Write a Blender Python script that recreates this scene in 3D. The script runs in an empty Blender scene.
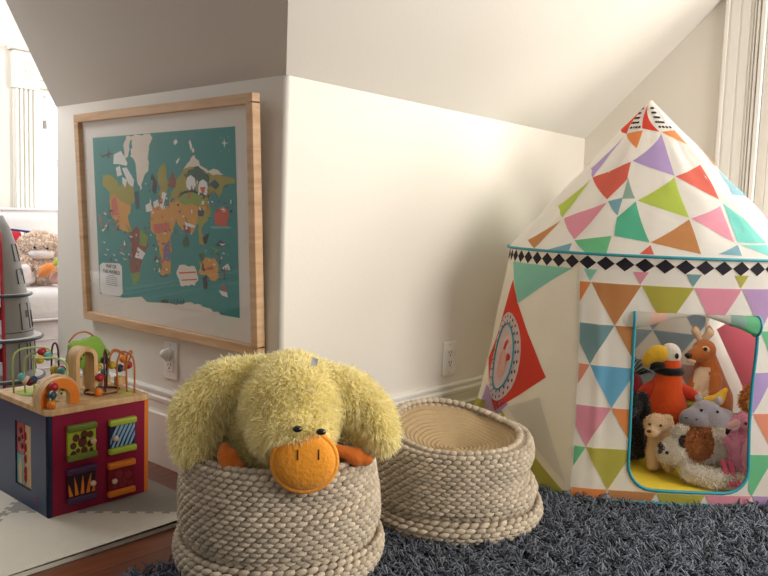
import bpy, bmesh, math, random
import numpy as np
from mathutils import Vector, Matrix, Euler, noise

PI = math.pi
COL = bpy.context.scene.collection
rnd = random.Random(7)
CAM = Vector((-1.3216, -1.4876, 0.78))

# ---------------------------------------------------------------- materials
def lin(h):
    h = h.lstrip('#')
    c = [int(h[i:i + 2], 16) / 255 for i in (0, 2, 4)]
    return tuple([x / 12.92 if x <= .04045 else ((x + .055) / 1.055) ** 2.4 for x in c] + [1])

def M(name, hexcol, rough=.6, var=.0, scale=20, bump=0, bscale=60, metal=0, spec=.4, island=0, trans=0, sheen=0, coords='Object', hex2=None):
    m = bpy.data.materials.new(name)
    m.use_nodes = True
    nt = m.node_tree
    b = nt.nodes['Principled BSDF']
    b.inputs['Roughness'].default_value = rough
    b.inputs['Metallic'].default_value = metal
    b.inputs['Specular IOR Level'].default_value = spec
    if sheen:
        b.inputs['Sheen Weight'].default_value = sheen
    c = lin(hexcol)
    tc = nt.nodes.new('ShaderNodeTexCoord')
    nz = nt.nodes.new('ShaderNodeTexNoise')
    nz.inputs['Scale'].default_value = scale
    nz.inputs['Detail'].default_value = 3
    nt.links.new(tc.outputs[coords], nz.inputs['Vector'])
    mx = nt.nodes.new('ShaderNodeMix')
    mx.data_type = 'RGBA'
    v = island if island else max(var, .02)
    d = lin(hex2) if hex2 else tuple([x * (1 - v) for x in c[:3]] + [1])
    l = c if hex2 else tuple([min(1, x * (1 + v * .6)) for x in c[:3]] + [1])
    mx.inputs[6].default_value = d
    mx.inputs[7].default_value = l
    if island:
        g = nt.nodes.new('ShaderNodeNewGeometry')
        nt.links.new(g.outputs['Random Per Island'], mx.inputs[0])
    else:
        nt.links.new(nz.outputs['Fac'], mx.inputs[0])
    nt.links.new(mx.outputs[2], b.inputs['Base Color'])
    if bump:
        nb = nt.nodes.new('ShaderNodeTexNoise')
        nb.inputs['Scale'].default_value = bscale
        nb.inputs['Detail'].default_value = 4
        nt.links.new(tc.outputs[coords], nb.inputs['Vector'])
        bp = nt.nodes.new('ShaderNodeBump')
        bp.inputs['Strength'].default_value = bump
        bp.inputs['Distance'].default_value = .01
        nt.links.new(nb.outputs['Fac'], bp.inputs['Height'])
        nt.links.new(bp.outputs['Normal'], b.inputs['Normal'])
    if trans:
        tr = nt.nodes.new('ShaderNodeBsdfTranslucent')
        nt.links.new(mx.outputs[2], tr.inputs['Color'])
        ms = nt.nodes.new('ShaderNodeMixShader')
        ms.inputs[0].default_value = trans
        out = nt.nodes['Material Output']
        nt.links.new(b.outputs[0], ms.inputs[1])
        nt.links.new(tr.outputs[0], ms.inputs[2])
        nt.links.new(ms.outputs[0], out.inputs['Surface'])
    return m

def wood_mat(name, a, b_, scale=(2, 30, 30), rough=.45):
    m = M(name, a, rough)
    nt = m.node_tree
    b = nt.nodes['Principled BSDF']
    tc = nt.nodes.new('ShaderNodeTexCoord')
    mp = nt.nodes.new('ShaderNodeMapping')
    mp.inputs['Scale'].default_value = scale
    nz = nt.nodes.new('ShaderNodeTexNoise')
    nz.inputs['Scale'].default_value = 2
    nz.inputs['Detail'].default_value = 6
    nz.inputs['Distortion'].default_value = .6
    rp = nt.nodes.new('ShaderNodeValToRGB')
    rp.color_ramp.elements[0].color = lin(b_)
    rp.color_ramp.elements[0].position = .3
    rp.color_ramp.elements[1].color = lin(a)
    rp.color_ramp.elements[1].position = .65
    nt.links.new(tc.outputs['Object'], mp.inputs['Vector'])
    nt.links.new(mp.outputs[0], nz.inputs['Vector'])
    nt.links.new(nz.outputs['Fac'], rp.inputs[0])
    nt.links.new(rp.outputs[0], b.inputs['Base Color'])
    return m

def floor_mat():
    m = bpy.data.materials.new('hardwood_planks')
    m.use_nodes = True
    nt = m.node_tree
    b = nt.nodes['Principled BSDF']
    b.inputs['Roughness'].default_value = .28
    tc = nt.nodes.new('ShaderNodeTexCoord')
    br = nt.nodes.new('ShaderNodeTexBrick')
    br.inputs['Scale'].default_value = 1
    br.inputs['Brick Width'].default_value = 1.3
    br.inputs['Row Height'].default_value = .085
    br.inputs['Mortar Size'].default_value = .0012
    br.inputs['Color1'].default_value = lin('#8a4e30')
    br.inputs['Color2'].default_value = lin('#6d3a22')
    br.inputs['Mortar'].default_value = lin('#2a140c')
    mp = nt.nodes.new('ShaderNodeMapping')
    mp.inputs['Scale'].default_value = (3, 40, 40)
    nz = nt.nodes.new('ShaderNodeTexNoise')
    nz.inputs['Scale'].default_value = 1.5
    nz.inputs['Detail'].default_value = 6
    mx = nt.nodes.new('ShaderNodeMix')
    mx.data_type = 'RGBA'
    mx.blend_type = 'MULTIPLY'
    mx.inputs[0].default_value = .6
    rp = nt.nodes.new('ShaderNodeValToRGB')
    rp.color_ramp.elements[0].color = (.35, .3, .28, 1)
    rp.color_ramp.elements[0].position = .3
    rp.color_ramp.elements[1].position = .7
    nt.links.new(tc.outputs['Object'], br.inputs['Vector'])
    nt.links.new(tc.outputs['Object'], mp.inputs['Vector'])
    nt.links.new(mp.outputs[0], nz.inputs['Vector'])
    nt.links.new(nz.outputs['Fac'], rp.inputs[0])
    nt.links.new(br.outputs['Color'], mx.inputs[6])
    nt.links.new(rp.outputs[0], mx.inputs[7])
    nt.links.new(mx.outputs[2], b.inputs['Base Color'])
    return m

def glass_mat(name, gloss=.08, tint='#ffffff', rough=.02):
    m = bpy.data.materials.new(name)
    m.use_nodes = True
    nt = m.node_tree
    out = nt.nodes['Material Output']
    t = nt.nodes.new('ShaderNodeBsdfTransparent')
    t.inputs[0].default_value = lin(tint)
    g = nt.nodes.new('ShaderNodeBsdfGlossy')
    g.inputs['Roughness'].default_value = rough
    fc = nt.nodes.new('ShaderNodeLayerWeight')
    pw = nt.nodes.new('ShaderNodeMath'); pw.operation = 'POWER'; pw.inputs[1].default_value = 5
    lw = nt.nodes.new('ShaderNodeMath'); lw.operation = 'MULTIPLY_ADD'; lw.inputs[1].default_value = .85; lw.inputs[2].default_value = .035
    nt.links.new(fc.outputs['Facing'], pw.inputs[0])
    nt.links.new(pw.outputs[0], lw.inputs[0])
    ms = nt.nodes.new('ShaderNodeMixShader')
    nt.links.new(lw.outputs[0], ms.inputs[0])
    nt.links.new(t.outputs[0], ms.inputs[1])
    nt.links.new(g.outputs[0], ms.inputs[2])
    nt.links.new(ms.outputs[0], out.inputs['Surface'])
    return m

# ---------------------------------------------------------------- mesh builder
class MB:
    def __init__(s):
        s.v = []; s.f = []; s.m = []; s.sm = []
    def add(s, vs, fs, mi=0, smooth=True):
        o = len(s.v)
        s.v.extend([tuple(p) for p in vs])
        for k, f in enumerate(fs):
            s.f.append([i + o for i in f])
            s.m.append(mi if isinstance(mi, int) else mi[k])
            s.sm.append(smooth)
        return s
    def ell(s, c, r, rot=None, mi=0, n=(16, 10)):
        if isinstance(r, (int, float)): r = (r, r, r)
        R = rot.to_matrix() if isinstance(rot, Euler) else (rot or Matrix.Identity(3))
        c = Vector(c); vs = []; fs = []
        nu, nv = n
        vs.append(c + R @ Vector((0, 0, -r[2])))
        for j in range(1, nv):
            a = -PI / 2 + PI * j / nv
            for i in range(nu):
                t = 2 * PI * i / nu
                vs.append(c + R @ Vector((r[0] * math.cos(a) * math.cos(t), r[1] * math.cos(a) * math.sin(t), r[2] * math.sin(a))))
        vs.append(c + R @ Vector((0, 0, r[2])))
        for i in range(nu):
            fs.append((0, 1 + (i + 1) % nu, 1 + i))
        for j in range(nv - 2):
            for i in range(nu):
                a = 1 + j * nu + i; b = 1 + j * nu + (i + 1) % nu
                fs.append((a, b, b + nu, a + nu))
        L = len(vs) - 1; o = 1 + (nv - 2) * nu
        for i in range(nu):
            fs.append((L, o + i, o + (i + 1) % nu))
        return s.add(vs, fs, mi)
    def tube(s, pts, r, n=8, mi=0, closed=False, flat=1.0):
        pts = [Vector(p) for p in pts]
        N = len(pts)
        rr = r if isinstance(r, (list, tuple)) else [r] * N
        vs = []; fs = []
        t0 = (pts[1] - pts[0]).normalized()
        up = Vector((0, 0, 1)) if abs(t0.z) < .9 else Vector((1, 0, 0))
        nrm = (up - t0 * up.dot(t0)).normalized()
        for i, p in enumerate(pts):
            if closed: t = (pts[(i + 1) % N] - pts[i - 1]).normalized()
            else: t = (pts[min(i + 1, N - 1)] - pts[max(i - 1, 0)]).normalized()
            nn = nrm - t * nrm.dot(t)
            if nn.length > 1e-6: nrm = nn.normalized()
            bn = t.cross(nrm)
            for k in range(n):
                a = 2 * PI * k / n
                vs.append(p + (nrm * math.cos(a) + bn * math.sin(a) * flat) * rr[i])
        for i in range(N if closed else N - 1):
            for k in range(n):
                a = i * n + k; b = i * n + (k + 1) % n
                c = ((i + 1) % N) * n + (k + 1) % n; d = ((i + 1) % N) * n + k
                fs.append((a, b, c, d))
        if not closed:
            fs.append(tuple(range(n - 1, -1, -1)))
            fs.append(tuple(range((N - 1) * n, N * n)))
        return s.add(vs, fs, mi)
    def box(s, lo, hi, mi=0, bev=0, mat=None, seg=2):
        bm = bmesh.new()
        bmesh.ops.create_cube(bm, size=1)
        sx, sy, sz = [hi[i] - lo[i] for i in range(3)]
        cx = Vector([(hi[i] + lo[i]) / 2 for i in range(3)])
        for v in bm.verts:
            v.co = Vector((v.co.x * sx, v.co.y * sy, v.co.z * sz)) + cx
        if bev:
            bmesh.ops.bevel(bm, geom=bm.edges[:], offset=bev, segments=seg, affect='EDGES', profile=.5)
        if mat is not None: bmesh.ops.transform(bm, matrix=mat, verts=bm.verts)
        bm.verts.index_update()
        s.add([v.co.copy() for v in bm.verts], [[v.index for v in f.verts] for f in bm.faces], mi, False)
        bm.free()
        return s
    def prism(s, poly, d0, d1, mi=0, mat=None, bev=0, smooth=False):
        """poly in (x,z), extruded along y from d0 to d1"""
        ar = sum(poly[i][0] * poly[(i + 1) % len(poly)][1] - poly[(i + 1) % len(poly)][0] * poly[i][1] for i in range(len(poly)))
        if ar < 0: poly = poly[::-1]
        n = len(poly)
        vs = [Vector((x, d0, z)) for x, z in poly] + [Vector((x, d1, z)) for x, z in poly]
        fs = [tuple(range(n)), tuple(range(2 * n - 1, n - 1, -1))]
        fs += [(i + n, (i + 1) % n + n, (i + 1) % n, i) for i in range(n)]
        if bev:
            bm = bmesh.new()
            bv = [bm.verts.new(v) for v in vs]
            for f in fs: bm.faces.new([bv[i] for i in f])
            bm.edges.ensure_lookup_table()
            es = [e for e in bm.edges if abs(e.verts[0].co.y - e.verts[1].co.y) < 1e-6]
            bmesh.ops.bevel(bm, geom=es, offset=bev, segments=2, affect='EDGES', profile=.5)
            bm.verts.index_update()
            vs = [v.co.copy() for v in bm.verts]; fs = [[v.index for v in f.verts] for f in bm.faces]
            bm.free()
        if mat is not None: vs = [mat @ v for v in vs]
        return s.add(vs, fs, mi, smooth)
    def lathe(s, prof, n=32, c=(0, 0, 0), mi=0, a0=0, a1=2 * PI, closed_prof=False):
        full = abs(a1 - a0 - 2 * PI) < 1e-6
        m = n if full else n + 1
        vs = []; fs = []
        for i in range(m):
            a = a0 + (a1 - a0) * i / n
            for r, z in prof:
                vs.append((c[0] + r * math.cos(a), c[1] + r * math.sin(a), c[2] + z))
        k = len(prof)
        for i in range(n):
            for j in range(k if closed_prof else k - 1):
                a = i * k + j; b = ((i + 1) % m) * k + j
                jn = (j + 1) % k - j
                fs.append((a, b, b + jn, a + jn))
        return s.add(vs, fs, mi)
    def raw(s, vf, mi=0, smooth=True):
        return s.add(vf[0], vf[1], mi, smooth)
    def build(s, name, mats, parent=None, loc=(0, 0, 0), rot=(0, 0, 0), merge=0):
        me = bpy.data.meshes.new(name)
        me.from_pydata(s.v, [], s.f)
        mats = mats if isinstance(mats, (list, tuple)) else [mats]
        for m in mats: me.materials.append(m)
        me.polygons.foreach_set('material_index', s.m)
        me.polygons.foreach_set('use_smooth', s.sm)
        me.update()
        o = bpy.data.objects.new(name, me)
        COL.objects.link(o)
        o.location = loc; o.rotation_euler = rot
        if parent: o.parent = parent
        return o

def tag(o, label, cat, group=None, kind=None):
    o['label'] = label; o['category'] = cat
    if group: o['group'] = group
    if kind: o['kind'] = kind
    return o
def each(name, mat, parent, *calls):
    """one object per small piece: calls are (method, args...)"""
    for c in calls:
        m = MB(); getattr(m, c[0])(*c[1:]); m.build(name, mat, parent)
def thing(name, label, cat, loc=(0, 0, 0), rot=(0, 0, 0), group=None):
    o = bpy.data.objects.new(name, None)
    COL.objects.link(o)
    o.empty_display_size = .05
    o.location = loc; o.rotation_euler = rot
    return tag(o, label, cat, group)
def struct(o):
    o['kind'] = 'structure'
    return o
def face_cam(x, y):
    return math.atan2(y - CAM.y, x - CAM.x) - PI / 2

# organic bodies: shapes united by a voxel remesh into one continuous skin
def skin(shapes, voxel=.008, smooth=6):
    mb = MB()
    for sh in shapes:
        if sh[0] == 'e':
            mb.ell(sh[1], sh[2], sh[3] if len(sh) > 3 else None, n=(24, 14))
        else:
            pts, rad = sh[1], sh[2]
            P = []; Rr = []
            for i in range(len(pts) - 1):
                for k in range(5):
                    t = k / 5
                    P.append(Vector(pts[i]).lerp(Vector(pts[i + 1]), t)); Rr.append(rad[i] * (1 - t) + rad[i + 1] * t)
            P.append(Vector(pts[-1])); Rr.append(rad[-1])
            for p, r in zip(P, Rr): mb.ell(p, r, n=(16, 10))
    o = mb.build('tmp', [], None)
    r = o.modifiers.new('r', 'REMESH'); r.mode = 'VOXEL'; r.voxel_size = voxel
    s = o.modifiers.new('s', 'SMOOTH'); s.iterations = smooth; s.factor = .5
    dg = bpy.context.evaluated_depsgraph_get()
    me = bpy.data.meshes.new_from_object(o.evaluated_get(dg))
    vs = [v.co.copy() for v in me.vertices]; fs = [list(p.vertices) for p in me.polygons]
    old = o.data
    bpy.data.objects.remove(o); bpy.data.meshes.remove(old); bpy.data.meshes.remove(me)
    return vs, fs

def fur(mb, vf, count, length, width, grav=.3, jit=.5, mi=0, seed=1, comb=(0, 0, 0), keep=None, mifn=None, segs=2):
    rng = np.random.default_rng(seed)
    V = np.array([tuple(v) for v in vf[0]])
    T = []
    for f in vf[1]:
        for k in range(1, len(f) - 1): T.append((f[0], f[k], f[k + 1]))
    T = np.array(T)
    A, B, Cc = V[T[:, 0]], V[T[:, 1]], V[T[:, 2]]
    N = np.cross(B - A, Cc - A)
    ar = np.linalg.norm(N, axis=1)
    idx = rng.choice(len(T), count, p=ar / ar.sum())
    u = rng.random(count); w = rng.random(count)
    fl = u + w > 1; u[fl] = 1 - u[fl]; w[fl] = 1 - w[fl]
    P = A[idx] + (B - A)[idx] * u[:, None] + (Cc - A)[idx] * w[:, None]
    n = N[idx] / (ar[idx][:, None] + 1e-12)
    if keep is not None:
        k = np.array([keep(p) for p in P]); P = P[k]; n = n[k]; count = len(P)
    cl = np.array([tuple(noise.noise_vector(Vector(p) * 28)) for p in P])
    d = n + rng.normal(0, jit * .5, (count, 3)) + cl * jit + np.array(comb)
    d /= np.linalg.norm(d, axis=1)[:, None]
    L = length * rng.uniform(.6, 1.15, count)[:, None]
    d2 = d + np.array([0, 0, -grav]) + rng.normal(0, jit * .4, (count, 3))
    d2 /= np.linalg.norm(d2, axis=1)[:, None]
    t = np.cross(d, rng.normal(0, 1, (count, 3))); t /= np.linalg.norm(t, axis=1)[:, None]
    hw = width / 2
    p0 = P - n * .002; p1 = p0 + d * L * .5; p2 = p1 + d2 * L * .5
    allv = np.stack([p0 - t * hw, p0 + t * hw, p1 + t * hw * .9, p1 - t * hw * .9, p2], 1).reshape(-1, 3)
    o = len(mb.v)
    mb.v.extend(map(tuple, allv.tolist()))
    for i in range(count):
        a = o + i * 5
        mm = mifn(P[i]) if mifn else mi
        mb.f.append([a, a + 1, a + 2, a + 3]); mb.f.append([a + 3, a + 2, a + 4])
        mb.m += [mm, mm]; mb.sm += [True, True]
    return mb

# ---------------------------------------------------------------- palette
WALL = M('warm_white_wall_paint', '#e6dfd3', .55, .03, 3, .04, 90, spec=.3)
CEIL = M('warm_white_ceiling_paint', '#dfdad0', .6, .03, 3, .04, 90, spec=.25)
TRIM = M('white_gloss_trim_paint', '#ebe7de', .35, .02, 8)
FLOOR = floor_mat()
MAPLE = wood_mat('light_maple_wood', '#ddb892', '#c69c72', (3, 3, 30))
BIRCH = wood_mat('birch_wood', '#d8b482', '#bd925c', (25, 25, 4))
PLASTIC = M('white_plastic', '#ece8e0', .3)
DARK = M('dark_slot', '#1c1a19', .6)
BLACKP = M('black_plastic_eye', '#0d0c0c', .12, spec=.6)
# ---------------------------------------------------------------- room shell
H = 1.127; GX = 1.638; KB = .93; HA = .95; HB = 1 / KB
struct(MB().box((-3, -2.4, -.06), (2.6, 3.0, 0)).build('floor', FLOOR))
pl_ = [(.012 - .012 * math.cos(t * PI / 12), .012 - .012 * math.sin(t * PI / 12)) for t in range(7)] + [(.1, 0), (.1, 1.205), (0, 1.205)]
wl = MB(); n_ = len(pl_)
wl.add([(x, y, 0) for x, y in pl_] + [(x, y, H + .025) for x, y in pl_], [tuple(range(n_)), tuple(range(2 * n_ - 1, n_ - 1, -1))], 0, False)
wl.f += [[i, i + n_, (i + 1) % n_ + n_, (i + 1) % n_] for i in range(n_)]; wl.m += [0] * n_; wl.sm += [i < 6 for i in range(n_)]
struct(wl.build('wall_left', WALL))
struct(MB().box((.1, 0, 0), (GX + .1, .1, H + .02)).build('wall_back', WALL))
wy0, wy1, wz0, wz1 = -1.62, -.70, .42, 1.70
g = MB()
g.box((GX, wy1, 0), (GX + .1, .0, 2.3)); g.box((GX, -2.4, 0), (GX + .1, wy0, 2.3))
g.box((GX, wy0, 0), (GX + .1, wy1, wz0)); g.box((GX, wy0, wz1), (GX + .1, wy1, 2.3))
struct(g.build('wall_right', WALL))

def slab(name, pts, up, mat):
    up = Vector(up)
    n = len(pts)
    a = [Vector(p) for p in pts]; b = [p + up for p in a]
    return struct(MB().add(a + b, [tuple(range(n)), tuple(range(2 * n - 1, n - 1, -1))] + [(i, i + n, (i + 1) % n + n, (i + 1) % n) for i in range(n)], 0, False).build(name, mat))
T = 1.1
K = (0, 0, H); HT = (-HA * T, -HB * T, H + T)
slab('ceiling', [K, (GX + .1, 0, H), (GX + .1, -HB * T, H + T), HT], (0, .05, .06), CEIL)
slab('ceiling', [K, HT, (-1.045, .36, H + T), (0, 1.212, H + .001)], (.05, .0, .04), CEIL)
# dormer end beyond the map wall
w2x0, w2x1, w2z0, w2z1 = .485, 1.2, .62, 1.36
g = MB()
g.box((-3, 2.4, 0), (w2x0, 2.5, 2.3)); g.box((w2x1, 2.4, 0), (2.6, 2.5, 2.3))
g.box((w2x0, 2.4, 0), (w2x1, 2.5, w2z0)); g.box((w2x0, 2.4, w2z1), (w2x1, 2.5, 2.3))
struct(g.build('wall_far', WALL))

def baseboard(name, p0, p1, nrm):
    prof = [(0, 0), (.021, 0), (.021, .158), (.015, .163), (.013, .17), (.013, .192), (.017, .198), (.017, .207), (.011, .212), (.011, .217), (.014, .221), (.014, .228), (.009, .234), (0, .234)]
    p0 = Vector(p0); p1 = Vector(p1); nrm = Vector(nrm)
    a = [p0 + nrm * d + Vector((0, 0, z)) for d, z in prof]; b = [p1 + nrm * d + Vector((0, 0, z)) for d, z in prof]
    n = len(prof)
    fs = [(i, (i + 1) % n, (i + 1) % n + n, i + n) for i in range(n)] + [tuple(range(n - 1, -1, -1)), tuple(range(n, 2 * n))]
    return struct(MB().add(a + b, fs, 0, False).build(name, TRIM))
baseboard('baseboard_left', (0, -.021, 0), (0, 1.205, 0), (-1, 0, 0))
baseboard('baseboard_back', (-.021, 0, 0), (GX, 0, 0), (0, -1, 0))
baseboard('baseboard_right', (GX, 0, 0), (GX, -2.4, 0), (-1, 0, 0))
baseboard('baseboard_far', (-3, 2.4, 0), (2.6, 2.4, 0), (0, -1, 0))

# gable window: fluted casing, sill, sash and glass
GLASS = glass_mat('window_glass')
def casing_side(mb, y0, y1, z0, z1):
    x = GX
    mb.box((x - .016, y0, z0), (x, y1, z1), bev=.002)
    s = 1 if y1 > y0 else -1
    w = y1 - y0
    for a, b, d in ((0, .10, .024), (.14, .36, .0195), (.40, .62, .0195), (.65, .69, .022), (.72, .76, .026), (.79, .86, .029), (.89, 1, .033)):
        mb.box((x - d, y1 - w * b, z0), (x - .004, y1 - w * a, z1), bev=.0025)
t = MB()
casing_side(t, -.672, -.530, .44, 1.72)
t2 = MB(); casing_side(t2, 0, .142, .44, 1.72)
t.add([(v[0], -1.79 + .142 - v[1], v[2]) for v in t2.v], [f[::-1] for f in t2.f], 0, False)
t.box((GX - .03, -1.8, 1.70), (GX, -.52, 1.84), bev=.004); t.box((GX - .045, -1.82, 1.82), (GX, -.50, 1.86), bev=.005)
t.box((GX - .05, -1.82, .40), (GX + .02, -.50, .44), bev=.006); t.box((GX - .02, -1.8, .30), (GX, -.52, .40), bev=.004)
struct(t.build('trim_1', TRIM))
w = MB()
for (a, b, c, d) in ((wy1 - .03, wy1, wz0, wz1), (wy0, wy0 + .03, wz0, wz1)):
    w.box((GX + .002, a + .0015, c + .03), (GX + .098, b - .0015, d - .03))
w.box((GX + .002, wy0 + .0015, wz1 - .03), (GX + .098, wy1 - .0015, wz1 - .0015)); w.box((GX + .002, wy0 + .0015, wz0 + .0015), (GX + .098, wy1 - .0015, wz0 + .03))
zz = (wz0 + wz1) / 2
for z0, z1, x in ((wz0 + .03, zz + .02, GX + .03), (zz - .02, wz1 - .03, GX + .06)):
    w.box((x, wy0 + .03, z0), (x + .03, wy0 + .075, z1)); w.box((x, wy1 - .075, z0), (x + .03, wy1 - .03, z1))
    w.box((x, wy0 + .03, z0), (x + .03, wy1 - .03, z0 + .045)); w.box((x, wy0 + .03, z1 - .045), (x + .03, wy1 - .03, z1))
win1 = struct(w.build('window_1', TRIM))
p = MB()
p.box((GX + .043, wy0 + .075, wz0 + .07), (GX + .047, wy1 - .075, zz - .02)); p.box((GX + .073, wy0 + .075, zz + .02), (GX + .077, wy1 - .075, wz1 - .07))
struct(p.build('pane', GLASS, win1))

# dormer window: pilaster with rosette block, head, sash
t = MB()
def pil(x0, x1, z0, z1):
    y = 2.4
    t.box((x0, y - .02, z0), (x1, y, z1), bev=.002)
    wd = x1 - x0
    for k in range(5):
        a = x0 + wd * (.05 + k * .19)
        t.box((a, y - .03, z0), (a + wd * .12, y - .01, z1), bev=.003)
def rosette(x0, x1, z0, z1):
    y = 2.4; cx = (x0 + x1) / 2; cz = (z0 + z1) / 2
    t.box((x0 - .006, y - .036, z0), (x1 + .006, y, z1), bev=.003)
    for r, tk in ((.042, .007), (.024, .006)):
        t.tube([(cx + r * math.cos(a * PI / 16), y - .036, cz + r * math.sin(a * PI / 16)) for a in range(32)], tk, 8, closed=True)
    t.ell((cx, y - .036, cz), (.012, .010, .012))
pil(.362, .478, .5, 1.345); pil(1.205, 1.32, .5, 1.345)
rosette(.362, .478, 1.345, 1.525); rosette(1.205, 1.32, 1.345, 1.525)
t.box((.478, 2.375, 1.36), (1.205, 2.4, 1.47), bev=.003)
for k in range(4): t.box((.478, 2.366, 1.372 + k * .026), (1.205, 2.385, 1.386 + k * .026), bev=.003)
t.box((.34, 2.34, 1.525), (1.34, 2.4, 1.545), bev=.004)
struct(t.build('trim_2', TRIM))
w = MB()
e = .0015
w.box((w2x0 + e, 2.402, w2z0 + .03), (w2x0 + .03, 2.498, w2z1 - .03)); w.box((w2x1 - .03, 2.402, w2z0 + .03), (w2x1 - e, 2.498, w2z1 - .03))
w.box((w2x0 + e, 2.402, w2z1 - .03), (w2x1 - e, 2.498, w2z1 - e)); w.box((w2x0 + e, 2.402, w2z0 + e), (w2x1 - e, 2.498, w2z0 + .03))
w.box((w2x0 + .03, 2.44, .98), (w2x1 - .03, 2.47, 1.02))
for x in (w2x0 + .03, w2x1 - .07): w.box((x, 2.441, w2z0 + .03), (x + .04, 2.469, w2z1 - .03))
win2 = struct(w.build('window_2', TRIM))
struct(MB().box((w2x0 + .07, 2.452, w2z0 + .03), (w2x1 - .07, 2.456, w2z1 - .03)).build('pane', GLASS, win2))
struct(MB().box((w2x0 + .045, 2.425, 1.17), (w2x0 + .062, 2.44, 1.21), bev=.002).build('sash_latch', M('grey_latch', '#8d8a86', .4), win2))

# ---------------------------------------------------------------- wall outlets
def outlet(label, loc, rz):
    o = thing('wall_outlet', label, 'outlet', loc, (0, 0, rz))
    MB().box((-.035, -.006, 0), (.035, 0, .115), bev=.003).build('cover_plate', PLASTIC, o)
    r = MB().box((-.017, -.009, .024), (.017, -.004, .091), bev=.002)
    for z in (.041, .075):
        for x in (-.006, .006): r.box((x - .0013, -.0095, z), (x + .0013, -.0088, z + .009), 1)
        r.tube([(0, -.0088, z - .006), (0, -.0095, z - .006)], .0028, 10, 1)
    r.build('receptacle', [PLASTIC, DARK], o)
    sm = M('painted_screw', '#cfc9be', .4)
    each('screw', sm, o, *[('ell', (0, -.006, z), (.003, .0012, .003), None, 0, (10, 6)) for z in (.011, .104)])
    return o
outlet('white wall outlet above the baseboard behind the empty basket', (.742, 0, .26), 0)
outlet('white wall outlet under the framed map with a plug in its top socket', (0, .489, .270), -PI / 2)
pl = MB().raw(skin([('e', (-.012, .489, .350), (.006, .017, .017)), ('e', (-.024, .489, .350), (.017, .0145, .0145)), ('e', (-.018, .489, .336), (.010, .007, .012))], .003, 3))
tag(pl.build('plug_adapter', PLASTIC), 'round white plug in the top socket of the outlet under the map', 'plug')

# ---------------------------------------------------------------- framed map
MAPW, MAPH = .731, .507
fr = thing('framed_map', 'light maple framed illustrated world map hanging on the left wall', 'picture', (-.004, .51, .405), (.05, 0, -PI / 2))
fw, fh, ft = .91, .677, .022
f = MB()
f.box((-fw / 2, -.026, 0), (fw / 2, 0, ft + .005), bev=.002); f.box((-fw / 2, -.026, fh - ft - .005), (fw / 2, 0, fh), bev=.002)
f.box((-fw / 2, -.026, .02), (-fw / 2 + ft + .005, 0, fh - .02), bev=.002); f.box((fw / 2 - ft - .005, -.026, .02), (fw / 2, 0, fh - .02), bev=.002)
f.build('frame', MAPLE, fr)
MB().box((-fw / 2 + .02, -.009, .02), (fw / 2 - .02, -.003, fh - .02)).build('mat_board', M('cream_mat_board', '#e9e1d6', .8), fr)
MC = {'cream': '#e9ddcb', 'white': '#eceae4', 'olive': '#a39a3a', 'orange': '#d99a3e', 'maroon': '#8a4a3c', 'olivegreen': '#7d9a45', 'dkgreen': '#2f5a48', 'green': '#8aa03c', 'rose': '#cf6a55', 'purple': '#7d6f9c', 'red': '#d2563c', 'ltteal': '#6fb3ac', 'black': '#26302f', 'navy': '#2c4a5e', 'ocean': '#2d8c88'}
keys = list(MC)
mmats = [M('ink_' + k, MC[k], .7, .06, 40) for k in keys]
pm = MB()
def mp(x, z): return (-.367 + x * MAPW, .0915 + z * MAPH)
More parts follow.
